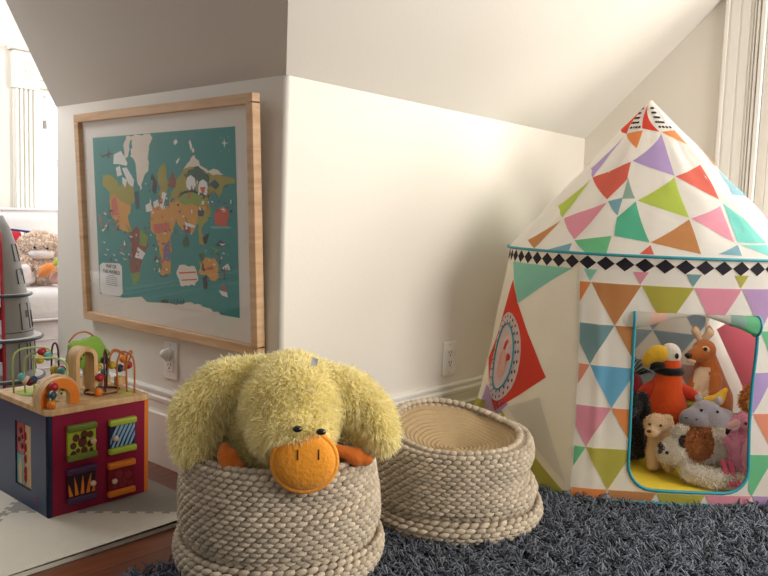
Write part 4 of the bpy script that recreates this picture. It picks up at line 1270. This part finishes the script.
wire('bead_wire', LIMEW, [(-.095, .07, .271), (-.097, .07, .350), (-.085, .062, .373), (-.06, .045, .382), (-.046, .03, .380)])
wire('bead_wire', LIMEW, [(-.070, .07, .271), (-.071, .07, .345), (-.078, .06, .362), (-.085, .03, .374), (-.107, -.03, .379), (-.075, -.05, .380), (-.050, -.06, .366), (-.044, -.06, .343), (-.055, -.07, .318), (-.080, -.09, .306), (-.100, -.125, .30), (-.126, -.14, .315), (-.128, -.14, .272)])
wire('bead_wire', MARW, [(-.016, .085, .272), (-.016, .083, .37), (-.009, .08, .394), (-.002, .075, .372), (-.002, .07, .271)])
wire('bead_wire', MARW, [(.062, -.06, .271), (.064, -.05, .35), (.077, -.03, .381), (.088, -.02, .355), (.088, -.02, .271)])
wire('bead_wire', COPW, [(.12, .03, .271), (.122, .03, .335), (.14, .03, .362), (.160, .02, .350), (.155, .0, .325), (.132, .01, .318), (.120, .02, .34), (.138, .03, .367), (.168, .02, .348), (.128, -.04, .322), (.118, -.07, .335), (.128, -.08, .372), (.127, -.075, .378), (.110, -.085, .36), (.108, -.09, .271)])
wire('bead_wire', COPW, [(.020, .06, .395), (.040, .055, .418), (.068, .05, .421), (.092, .05, .40), (.098, .05, .36), (.098, .05, .271)])
wire('bead_wire', COPW, [(.118, -.112, .271), (.118, -.11, .352), (.110, -.10, .376), (.096, -.085, .382), (.09, -.08, .368), (.09, -.07, .34), (.10, -.06, .271)])
for mt, x, y, z in ((REDP, -.116, -.132, .324), (NAVY, -.122, -.136, .305), (ORG, -.124, -.138, .2825 - .0 - .0), (YEL, -.088, .0, .370), (TEALP, -.062, .01, .374), (REDP, -.068, .03, .384), (YEL, -.020, .06, .325),
                    (TEALP, -.116, .04, .320), (KNOB, -.108, .035, .313), (MARO, -.100, .03, .308), (NAVY, -.092, .03, .312), (REDP, .040, -.07, .316), (NAVY, .040, -.07, .2825 + .0), (ORG, .026, -.09, .2825),
                    (NAVY, .094, .0, .346), (YEL, .115, .0, .330), (NAVY, .139, -.0, .318), (ORG, .151, .0, .343), (REDP, .160, -.01, .326), (ORG, .050, -.02, .318), (TEALP, .088, -.01, .314), (YEL, .071, -.005, .330), (REDP, .0, .06, .322), (TEALP, -.012, .04, .322)):
    bead(mt, x, y, max(z, .2825))
for x, y, w, h in ((.105, .02, .012, .03), (.140, .0, .013, .024), (-.083, .01, .014, .018)):
    MB().box((x - w, y - .01, .271), (x + w, y + .01, .271 + h), bev=.002).build('wooden_block', BIRCH, cube)
# ---------------------------------------------------------------- plush toys in the tent
# each one is modelled in its own frame: x to its left-hand viewer side, -y to the tent door, z up
def toy(name, label, cat, x, y, z=.038):
    return thing(name, label, cat, (x, y, z), (0, 0, face_cam(x, y)), 'plush toys heaped in the tent')
def plush(name, hexc, hair=0, **k):
    return M(name, hexc, .9, .10, 40, .35, 160, spec=.15, sheen=.35, **k)
def sk(parent, name, mat, shapes, vox=.005, smooth=6, furn=0, flen=.012, seed=5, fw_=.003, mats=None, mifn=None, label=None, grav=.3):
    vf = skin(shapes, vox, smooth)
    mb = MB()
    if mifn:
        cs = [sum((vf[0][i] for i in f), Vector()) / len(f) for f in vf[1]]
        mb.add(vf[0], vf[1], [mifn(c) for c in cs])
    else: mb.raw(vf, 0)
    if furn: fur(mb, vf, furn, flen, fw_, grav, .5, 0, seed, mifn=(lambda p: mifn(Vector(p))) if mifn else None)
    o = mb.build(name, mats or mat, parent)
    if label: o['label'] = label
    return o
BLK = plush('black_plush', '#19181a'); WHT = plush('white_plush', '#ece6da'); 
# orange parrot
PO = plush('bright_orange_plush', '#ef5a22'); PR = plush('red_orange_plush', '#d8452c'); PY = plush('yellow_plush', '#f2c23a'); PG = plush('lime_plush', '#a9cf4a')
t = toy('plush_parrot', 'orange plush parrot with white face and black tipped yellow beak standing in the tent', 'stuffed animal', 1.208, -.565)
S = 2.48 / 769
def q(u, v, y=0, u0=672, zb=None): return ((u - u0) * S, y, .222 + (395 - v) * S)
sk(t, 'body', PO, [('t', [(0, .0, .06), (.0, 0, .13), q(671, 408), q(672, 385)], [.062, .075, .062, .040]), ('t', [q(672, 385), q(672, 372)], [.040, .036])], .006, 8)
sk(t, 'head', WHT, [('e', q(672, 365), (.036, .036, .040))], .005, 4)
MB().tube([q(672 + 11.2 * math.cos(i * PI / 12), 381, .036 * math.sin(i * PI / 12)) for i in range(24)], .014, 10, closed=True).build('collar', BLK, t)
sk(t, 'upper_beak', PY, [('e', q(661, 364, -.020), (.036, .028, .030)), ('t', [q(655, 366, -.026), q(650, 372, -.030), q(649.5, 378, -.030)], [.024, .017, .006])], .004, 5)
sk(t, 'lower_beak', BLK, [('e', q(661, 375.5, -.030), (.025, .020, .014)), ('t', [q(661, 376, -.030), q(655, 379, -.032)], [.014, .007])], .004, 4)
MB().ell(q(678.5, 364, -.035), (.0065, .004, .0095)).build('eye', BLACKP, t)
sk(t, 'wing', PR, [('t', [q(660, 400, -.01), q(645, 410, -.02), q(637, 418, -.015)], [.03, .028, .018])], .006, 6)
sk(t, 'wing', PR, [('t', [q(684, 400, .0), q(694, 403, -.01), q(703, 410, -.01)], [.025, .022, .018])], .006, 6)
vf = sk(t, 'tail_feather', PG, [('t', [q(694, 414, -.01), q(708, 411, -.015)], [.018, .022]), ('t', [q(708, 411, -.015), q(720, 405, -.02), q(726, 394, -.02)], [.022, .02, .008])], .005, 5, mats=[PG, PY], mifn=lambda c: 1 if c.x > .112 else 0, label='lime and yellow feather tip')
# kangaroo
KA = plush('rust_brown_plush', '#b86a30'); KC = plush('cream_plush', '#e3c9a8')
t = toy('plush_kangaroo', 'rust brown plush kangaroo sitting upright at the back of the tent', 'stuffed animal', 1.40, -.622)
S = 2.66 / 769
def q(u, v, y=0, u0=708): return ((u - u0) * S, y, .188 + (397 - v) * S)
sk(t, 'body', KA, [('t', [(0.01, 0, .075), (.01, 0, .15), q(711, 392), q(709, 375), q(706, 365)], [.085, .085, .060, .042, .036]), ('e', q(705, 358, -.01), (.040, .040, .037)),
                   ('t', [q(703, 360, -.03), q(695, 363, -.055)], [.030, .023]), ('t', [q(702, 383, -.04), q(696, 396, -.075), q(687, 402, -.09)], [.024, .021, .018]),
                   ('t', [q(717, 385, -.04), q(716, 397, -.085), q(703, 405, -.105)], [.023, .021, .018]), ('t', [(.06, -.02, .06), (.05, -.11, .03)], [.05, .03]), ('t', [(-.05, -.02, .06), (-.04, -.11, .03)], [.05, .03])], .006, 7,
   mats=[KA, KC], mifn=lambda c: 1 if (c.y < -.035 and abs(c.x + .012) < .024 and .14 < c.z < .27) else 0)
for a, b in ((700, 697), (704, 710)):
    e0 = q(a, 348, .0); e1 = q(b - 1, 341, .0); e2 = q(b - 2, 335, .003)
    sk(t, 'ear', KA, [('t', [e0, e1, e2], [.011, .015, .006])], .004, 4, mats=[KA, KC], mifn=lambda c: 1 if c.y < -.004 else 0)
MB().ell(q(691, 362.5, -.072), (.013, .010, .009)).build('nose', BLACKP, t)
mz = MB().ell(q(694, 368, -.070), (.016, .014, .008)); mz.build('muzzle', KC, t)
er = MB().raw(skin([('e', q(706, 356, -.047), (.015, .007, .012)), ('e', q(703, 362, -.049), (.011, .007, .012))], .0025, 2)); er.build('eye_patch', KC, t)
MB().ell(q(706, 355.5, -.0535), (.007, .004, .0065)).build('eye', BLACKP, t)
# black dog
t = toy('plush_dog', 'black plush dog sitting at the left inside edge of the tent door', 'stuffed animal', 1.027, -.520)
sk(t, 'body', BLK, [('t', [(.0, 0, .05), (-.005, 0, .09), (-.012, 0, .125)], [.055, .052, .04]), ('e', (-.015, -.01, .175), (.05, .045, .045)), ('e', (-.010, -.045, .16), (.028, .028, .022)), ('t', [(.022, -.02, .105), (.030, -.05, .035)], [.024, .022]), ('t', [(-.03, -.02, .105), (-.03, -.05, .035)], [.024, .022]), ('t', [(.03, 0, .20), (.045, -.005, .15)], [.02, .018])], .006, 6, 2500, .008, 3)
each('eye', BLACKP, t, ('ell', (.008, -.055, .185), .005), ('ell', (-.03, -.055, .185), .005))
MB().ell((-.01, -.075, .165), (.009, .006, .006)).build('nose', BLACKP, t)
# beige puppy
BG = plush('beige_plush', '#e2bf98')
t = toy('plush_dog', 'beige plush puppy sitting between the black dog and the calico plush', 'stuffed animal', .995, -.625)
sk(t, 'body', BG, [('t', [(.01, 0, .045), (.01, 0, .10)], [.047, .040]), ('e', (-.008, -.01, .135), (.038, .036, .036)), ('e', (-.020, -.042, .120), (.022, .022, .017)), ('t', [(.03, -.02, .08), (.035, -.05, .022)], [.019, .019]), ('t', [(-.012, -.02, .08), (-.012, -.05, .022)], [.019, .019]), ('t', [(.022, -.005, .155), (.034, -.008, .115)], [.017, .015])], .005, 5, 1600, .007, 4, .0025)
MB().ell((-.028, -.063, .126), (.007, .004, .005)).build('nose', M('brown_stitched_nose', '#5b3826', .6), t)
each('eye', BLACKP, t, ('ell', (.004, -.045, .143), .0042), ('ell', (-.028, -.044, .143), .0042))
# hippo
HP = plush('grey_plush', '#a9a6b2'); HL = plush('light_grey_plush', '#c5c1c8')
t = toy('plush_hippo', 'grey plush hippo lying behind the calico plush with its broad muzzle to the left', 'stuffed animal', 1.185, -.705)
sk(t, 'body', HP, [('e', (.03, .03, .085), (.088, .075, .085)), ('e', (-.005, -.005, .148), (.052, .05, .048)), ('e', (-.038, -.035, .133), (.047, .044, .040)), ('t', [(-.02, -.02, .07), (-.04, -.05, .024)], [.03, .026]), ('t', [(.07, -.02, .07), (.08, -.05, .024)], [.03, .026])], .006, 7)
for x in (-.03, .03): sk(t, 'ear', HL, [('e', (x, .01, .196), (.013, .009, .014))], .004, 3)
each('eye', BLACKP, t, ('ell', (-.018, -.050, .171), .0045), ('ell', (.028, -.046, .171), .0045))
each('nostril', M('dark_grey_stitch', '#5d5a66', .8), t, ('ell', (-.060, -.074, .147), (.004, .003, .003)), ('ell', (-.030, -.079, .147), (.004, .003, .003)))
# calico plush
CW = plush('cream_shaggy_plush', '#f3eadb', trans=.35); CB = plush('tawny_plush', '#b06a34'); CD = plush('dark_brown_plush', '#3a2622')
t = toy('plush_guinea_pig', 'white, tawny and black shaggy plush flopped on its side at the tent door', 'stuffed animal', .968, -.750)
S = 2.19 / 769
def q(u, v, y=0, u0=695): return ((u - u0) * S, y, .022 + (482 - v) * S)
def calico(c):
    u = c.x / S + 695; v = 482 - (c.z - .022) / S
    if (u - 697) ** 2 / 196 + (v - 449) ** 2 / 330 < 1: return 1
    if (u - 730) ** 2 / 110 + (v - 444) ** 2 / 60 < 1: return 1
    if (u - 684) ** 2 / 50 + (v - 449) ** 2 / 36 < 1: return 2
    if (u - 661) ** 2 + (v - 458) ** 2 < 10: return 2
    return 0
sk(t, 'body', CW, [('e', q(677, 462, -.005), (.046, .046, .045)), ('e', q(666, 464, -.02), (.028, .03, .030)), ('t', [q(690, 456, .01), q(714, 456, .02), q(729, 453, .025)], [.054, .056, .045]),
                   ('t', [q(690, 478, -.055), q(712, 480, -.06), q(730, 479, -.05)], [.026, .029, .027]), ('e', q(678, 442, .01), (.024, .024, .018))], .006, 6, 9000, .011, 6, .0028, mats=[CW, CB, CD], mifn=calico)
MB().ell(q(667, 461, -.048), .0055).build('eye', BLACKP, t)
MB().ell(q(660, 461, -.047), (.006, .005, .007)).build('nose', CD, t)
# flamingo
FP = plush('pale_pink_plush', '#f0a3ba'); FH = plush('hot_pink_plush', '#e0607c')
t = toy('plush_flamingo', 'pink plush flamingo leaning on the right edge of the tent door', 'stuffed animal', .984, -.862)
S = 2.27 / 769
def q(u, v, y=0, u0=748): return ((u - u0) * S, y, .012 + (485 - v) * S)
sk(t, 'body', FP, [('e', q(750, 458, .01), (.042, .040, .060)), ('e', q(744, 445, .0), (.032, .03, .034)), ('t', [q(752, 440, .02), q(757, 428, .015), q(750, 421, -.005)], [.026, .020, .022]), ('e', q(747, 422, -.015), (.026, .022, .018))], .005, 6, 3500, .008, 7, .0025)
sk(t, 'wing', plush('dusty_pink_plush', '#e29aae'), [('e', q(757, 452, -.03), (.022, .016, .05))], .005, 5)
bk_ = sk(t, 'beak', plush('pale_beak_plush', '#eeb7b4'), [('t', [q(744, 423, -.03), q(738, 426, -.04), q(736.5, 433, -.042)], [.013, .010, .006])], .0035, 4, mats=[plush('peach_beak_plush', '#eeb7b4'), BLK], mifn=lambda c: 1 if c.z < .012 + (485 - 428.5) * S else 0)
MB().ell(q(752, 422, -.036), .0045).build('eye', BLACKP, t)
for pts in ((q(735, 462, -.035), q(738, 472, -.045), q(741, 479, -.048)), (q(741, 462, -.035), q(744, 472, -.042), q(748, 480, -.045))):
    sk(t, 'leg', FH, [('t', pts, [.0085, .0095, .013]), ('e', (pts[2][0] + .008, pts[2][1] - .005, pts[2][2] - .003), (.016, .012, .009))], .004, 4)
# dark red plush with black hair, only its edge shows beside the parrot
t = toy('plush_monster', 'dark red round plush with spiky black hair half hidden left of the parrot', 'stuffed animal', 1.17, -.436)
DR = plush('dark_red_plush', '#8e1d2c')
sk(t, 'body', DR, [('e', (0, 0, .085), (.065, .06, .085)), ('e', (-.002, -.005, .195), (.060, .055, .065))], .006, 6)
mb = MB(); r4 = random.Random(2)
for i in range(46):
    a = r4.uniform(0, 2 * PI); e = r4.uniform(.0, 1.2)
    d = Vector((math.cos(a) * math.cos(e), math.sin(a) * math.cos(e), math.sin(e) + .3)).normalized()
    p = Vector((0, 0, .225)) + d * .045
    mb.tube([p, p + d * .03, p + d * .05 + Vector((0, 0, -.012))], [.0022, .0016, .0005], 5)
mb.build('hair', BLK, t)
ew = MB().ell((.012, -.056, .195), (.012, .006, .012)).build('eye', PLASTIC, t)
MB().ell((.014, -.062, .195), (.005, .003, .005)).build('pupil', BLACKP, ew)
# shaggy orange plush behind the flamingo
t = toy('plush_lion', 'shaggy orange plush peeking out behind the flamingo at the right tent wall', 'stuffed animal', 1.245, -.806)
OS = plush('shaggy_orange_plush', '#d98a38'); TN = plush('tan_plush', '#d9b58c')
sk(t, 'mane', OS, [('e', (.028, 0, .205), (.045, .04, .045))], .006, 5, 3000, .022, 8, .003)
sk(t, 'body', TN, [('e', (.02, 0, .09), (.06, .055, .09)), ('e', (.020, -.035, .20), (.026, .02, .026))], .006, 5)

# ---------------------------------------------------------------- dormer: sofa, cushion, bunny, rocket
SLIP = M('white_slipcover', '#e9e5e2', .8, .04, 10, .25, 30); STRP = M('pale_slipcover', '#ddd8d6', .85, .04, 14, .3, 40)
so = thing('sofa', 'white slipcovered sofa under the dormer window', 'sofa', (.2, 1.95, 0))
def soft(lo, hi, name, mat, bev=.05):
    o = MB().box(lo, hi, 0, bev, seg=5).build(name, mat, so)
    for p in o.data.polygons: p.use_smooth = True
    return o
soft((-.75, -.30, .03), (.75, .36, .30), 'base', STRP, .02)
soft((-.75, -.34, .305), (.75, .30, .44), 'seat_cushion', SLIP, .04)
soft((-.75, .14, .42), (.75, .38, .765), 'back_cushion', SLIP, .06)
pp = MB().tube([(-.70, .16, .757), (-.35, .155, .762), (0, .155, .756), (.35, .155, .761), (.70, .16, .757)], .006, 8); pp.build('cushion_piping', STRP, so)
for z in (.10, .16, .22): MB().tube([(-.74, -.302, z), (0, -.304, z + .004), (.74, -.302, z)], .004, 6).build('skirt_pleat', SLIP, so)
ln = MB()
ln.tube([(-.74, -.335, .315), (0, -.34, .312), (.74, -.335, .315)], .007, 6)
ln.build('cushion_welt', STRP, so)
for x in (-.68, .68):
    for y in (-.25, .3): MB().box((x - .025, y - .025, 0), (x + .025, y + .025, .04)).build('leg', MAPLE, so)

cu = thing('flag_cushion', 'navy, cream and red flag patterned cushion behind the plush bunny', 'cushion', (.175, 2.0, .56), (-.25, .12, -.12))
def pillow(u, v, f):
    k = (1 - min(1, abs(u)) ** 4) * (1 - min(1, abs(v)) ** 4)
    return Vector((u * .20, f * (.012 + .045 * k ** .6), v * .105))
mb = MB(); N_ = 28
fc = [M('navy_cotton', '#232a5c', .85, .05, 60, .3, 300), M('cream_cotton', '#eadbc4', .85, .05, 60, .3, 300), M('red_cotton', '#b3202f', .85, .05, 60, .3, 300)]
def flag(u, v):
    if abs(u) < .14 or abs(v) < .16: return 2
    if abs(u) < .24 or abs(v) < .28: return 1
    d = abs(abs(u) - abs(v))
    return 2 if d < .07 else 1 if d < .22 else 0
for f in (-1, 1):
    vs = [pillow(-1 + 2 * i / N_, -1 + 2 * j / N_, f) for i in range(N_ + 1) for j in range(N_ + 1)]
    fs = []; ms = []
    for i in range(N_):
        for j in range(N_):
            a = i * (N_ + 1) + j; b = a + N_ + 1
            fs.append((a, b, b + 1, a + 1) if f < 0 else (a, a + 1, b + 1, b)); ms.append(flag(-1 + 2 * (i + .5) / N_, -1 + 2 * (j + .5) / N_))
    mb.add(vs, fs, ms)
mb.build('cushion_cover', fc, cu)
MB().tube([(.2 * x, 0, .105 * z) for x, z in ((-1, -1), (-.5, -1), (0, -1), (.5, -1), (1, -1), (1, -.5), (1, 0), (1, .5), (1, 1), (.5, 1), (0, 1), (-.5, 1), (-1, 1), (-1, .5), (-1, 0), (-1, -.5))], .0125, 8, closed=True).build('cushion_edge', fc[0], cu)

t = thing('plush_bunny', 'curly peach plush bunny with a carrot sitting on the white sofa', 'stuffed animal', (.205, 1.77, .438), (0, 0, face_cam(.205, 1.77)))
PC = M('peach_curly_plush', '#ffe8d8', .9, island=.12, spec=.1); PW = plush('pale_face_plush', '#f2e8e6'); PK = plush('pink_plush', '#eec3b8')
def curls(name, shapes, n, seed, L=.02):
    vf = skin(shapes, .008, 5); mb = MB().raw(vf, 0)
    fur(mb, vf, n, L, .008, .5, 1.0, 0, seed); return mb.build(name, PC, t)
curls('body', [('e', (0, 0, .075), (.080, .065, .075)), ('t', [(-.06, -.02, .12), (-.085, -.07, .10)], [.03, .028]), ('t', [(.06, -.02, .12), (.080, -.06, .07)], [.03, .028])], 3500, 21)
curls('head', [('e', (-.005, 0, .185), (.085, .07, .062)), ('t', [(-.07, 0, .19), (-.095, -.01, .14)], [.028, .03]), ('t', [(.07, 0, .19), (.085, -.01, .14)], [.028, .03])], 3500, 22)
sk(t, 'face', PW, [('e', (0, -.045, .150), (.060, .035, .030))], .006, 5)
each('eye', BLACKP, t, ('ell', (-.028, -.077, .178), (.006, .004, .006)), ('ell', (.026, -.077, .175), (.006, .004, .006)))
sk(t, 'foot', PW, [('t', [(-.055, -.05, .04), (-.072, -.11, .055), (-.070, -.115, .08)], [.032, .034, .028])], .006, 5)
sk(t, 'foot', PK, [('t', [(.06, -.05, .04), (.085, -.10, .04)], [.030, .030])], .006, 5)
c = MB().tube([(-.012, -.115, .055), (.005, -.118, .070), (.03, -.118, .088), (.052, -.115, .100)], [.006, .022, .026, .018], 14)
tag(c.build('carrot', plush('carrot_orange_plush', '#f0954c'), None), 'orange plush carrot held by the bunny on the sofa', 'toy carrot')
LEAFM = plush('leaf_green_plush', '#b7d23e')
car = bpy.context.scene.objects['carrot']
car.location = t.location; car.rotation_euler = t.rotation_euler
t.scale = (.9, .9, .93); car.scale = (.9, .9, .93)
for a in (-.5, .1, .7): MB().tube([(.055, -.115, .102), (.068 + .008 * a, -.118, .115 + .008 * a), (.072 + .02 * a, -.118, .128 - .01 * a)], [.006, .011, .004], 8).build('leaf', LEAFM, car)

RK = thing('toy_rocket', 'grey toy rocket with three round decks at the left edge of the photo', 'toy', (-.147, 1.35, 0), (0, 0, face_cam(-.147, 1.35)))
HULL = M('grey_hull_print', '#8f8a83', .5, .05, 20); DECK = M('dark_deck_edge', '#3c3d40', .4); DECKT = M('white_deck_top', '#dcdad6', .4); LINE = M('hull_line', '#4a4744', .6)
hr = [(.118, .0), (.120, .10), (.119, .22), (.113, .30), (.104, .38), (.092, .45), (.082, .50), (.072, .56), (.058, .62), (.038, .68), (.018, .72)]
def hrad(z):
    for i in range(len(hr) - 1):
        if z <= hr[i + 1][1]:
            a, b = hr[i], hr[i + 1]; return a[0] + (b[0] - a[0]) * (z - a[1]) / (b[1] - a[1])
    return hr[-1][0]
for s in (0, 1):
    prof = [(r, z) for r, z in hr] + [(r - .008, z) for r, z in hr[::-1]]
    a0 = -1.45 if s == 0 else PI - .9; a1 = .95 if s == 0 else PI + .95
    hm = MB(); hm.lathe(prof, 20, (0, 0, .02), 0, a0, a1, True)
    d = MB()
    am = (a0 + a1) / 2
    def hl(a_, z_, o=.0012): r = hrad(z_ - .02) + o; return (r * math.cos(a_), r * math.sin(a_), z_)
    for z0, z1, w0, w1 in ((.06, .14, -.8, -.3), (.06, .14, -.15, .4), (.19, .29, -.75, -.45), (.19, .29, -.3, .1), (.34, .43, -.6, -.2), (.34, .40, 0, .4), (.50, .55, -.5, .0), (.58, .64, -.5, -.1), (.18, .28, .3, .8)):
        d.tube([hl(am + w0, z0), hl(am + w1, z0), hl(am + w1, z1), hl(am + w0, z1)], .0018, 5, closed=True)
    for z0, w0 in ((.10, -.55), (.38, -.4), (.24, -.1), (.53, -.2), (.40, .2)):
        d.add([hl(am + w0, z0), hl(am + w0 + .16, z0), hl(am + w0 + .16, z0 + .025), hl(am + w0, z0 + .025)], [(0, 1, 2, 3)], 0, False)
    for k in range(10): d.tube([hl(a0 + (a1 - a0) * k / 10, .33), hl(a0 + (a1 - a0) * (k + 1) / 10, .33)], .0015, 5)
    hm.add(d.v, d.f, 1); hp = hm.build('hull_panel', [HULL, LINE], RK)
    e = MB().tube([hl(a0 if s == 0 else a1, z, .001) for _, z in [(0, .03 + i * .05) for i in range(14)]], .006, 6)
    e.build('red_edge_strip', REDP, hp)
for z, r in ((.155, .150), (.30, .145), (.455, .108)):
    MB().lathe([(0, 0), (r, 0), (r + .004, .005), (r, .010), (0, .010)], 40, (0, 0, z), 0).add([(r * .97 * math.cos(i * PI / 20), r * .97 * math.sin(i * PI / 20), z + .0106) for i in range(40)], [tuple(range(40))], 1, False).build('deck', [DECK, DECKT], RK)
MB().lathe([(0, 0), (.135, 0), (.135, .02), (.02, .03), (.02, .70), (0, .70)], 32).build('core_column', DECKT, RK)
en = MB().ell((-.01, -.10, .112), (.034, .03, .022), None, 0).ell((.012, -.126, .108), (.011, .005, .010), None, 1); en.build('engine_pod', [REDP, PLASTIC], RK)
for z in (.22, .37): MB().lathe([(0, 0), (.03, 0), (.03, .04), (0, .05)], 16, (.02, -.03, z)).build('control_console', REDP, RK)

# ---------------------------------------------------------------- light
def area(name, loc, target, sx, sy, energy, col):
    l = bpy.data.lights.new(name, 'AREA'); l.shape = 'RECTANGLE'; l.size = sx; l.size_y = sy; l.energy = energy; l.color = col
    o = bpy.data.objects.new(name, l); COL.objects.link(o); o.location = loc
    o.rotation_euler = (Vector(target) - Vector(loc)).to_track_quat('-Z', 'Y').to_euler()
    return o
area('gable_window_daylight', (3.2, -2.45, 2.1), (.4, -.15, .55), 2.3, 2.0, 380, (1, .95, .88))
area('sunlit_ground_bounce', (2.7, -1.5, .15), (.6, -.5, 1.6), 1.2, 1.2, 44, (1, .95, .87))
area('room_window_daylight', (.75, -3.2, 1.45), (.55, 0, .6), 1.5, 1.4, 78, (1, .96, .9))
area('dormer_window_daylight', (.85, 2.8, 1.3), (.5, 1.2, .5), .8, 1.0, 35, (.93, .96, 1))
area('dormer_side_daylight', (-.75, 1.55, 1.9), (.25, 2.4, .7), .7, .7, 21, (.95, .97, 1))
w = bpy.data.worlds.new('daylight'); bpy.context.scene.world = w; w.use_nodes = True
bg = w.node_tree.nodes['Background']
# bright sky outside the two windows (towards +x and +y), a dimmer room behind the camera
nt = w.node_tree
tc = nt.nodes.new('ShaderNodeTexCoord'); dt = nt.nodes.new('ShaderNodeVectorMath'); dt.operation = 'DOT_PRODUCT'; dt.inputs[1].default_value = (.7, .7, .0)
rp = nt.nodes.new('ShaderNodeValToRGB')
rp.color_ramp.elements[0].position = .1; rp.color_ramp.elements[0].color = (.31, .30, .29, 1)
rp.color_ramp.elements[1].position = .45; rp.color_ramp.elements[1].color = (2.2, 2.25, 2.3, 1)
nt.links.new(tc.outputs['Generated'], dt.inputs[0]); nt.links.new(dt.outputs['Value'], rp.inputs[0]); nt.links.new(rp.outputs[0], bg.inputs[0])
bg.inputs[1].default_value = 1.0

# ---------------------------------------------------------------- camera
cam = bpy.data.cameras.new('camera'); co = bpy.data.objects.new('camera', cam); COL.objects.link(co)
cam.sensor_width = 36; cam.lens = 769.2 / 768 * 36; cam.clip_start = .05
yaw, pit, rol = .7118, .0922, .0332
F0 = Vector((math.cos(yaw), math.sin(yaw), 0)); R0 = Vector((math.sin(yaw), -math.cos(yaw), 0)); U0 = Vector((0, 0, 1))
F = F0 * math.cos(pit) - U0 * math.sin(pit); U = U0 * math.cos(pit) + F0 * math.sin(pit)
R = R0 * math.cos(rol) + U * math.sin(rol); U2 = U * math.cos(rol) - R0 * math.sin(rol)
mw = Matrix((R, U2, -F)).transposed().to_4x4(); mw.translation = CAM
co.matrix_world = mw
sc = bpy.context.scene
sc.camera = co
sc.view_settings.view_transform = 'Standard'; sc.view_settings.look = 'None'; sc.view_settings.exposure = 0; sc.view_settings.gamma = 1
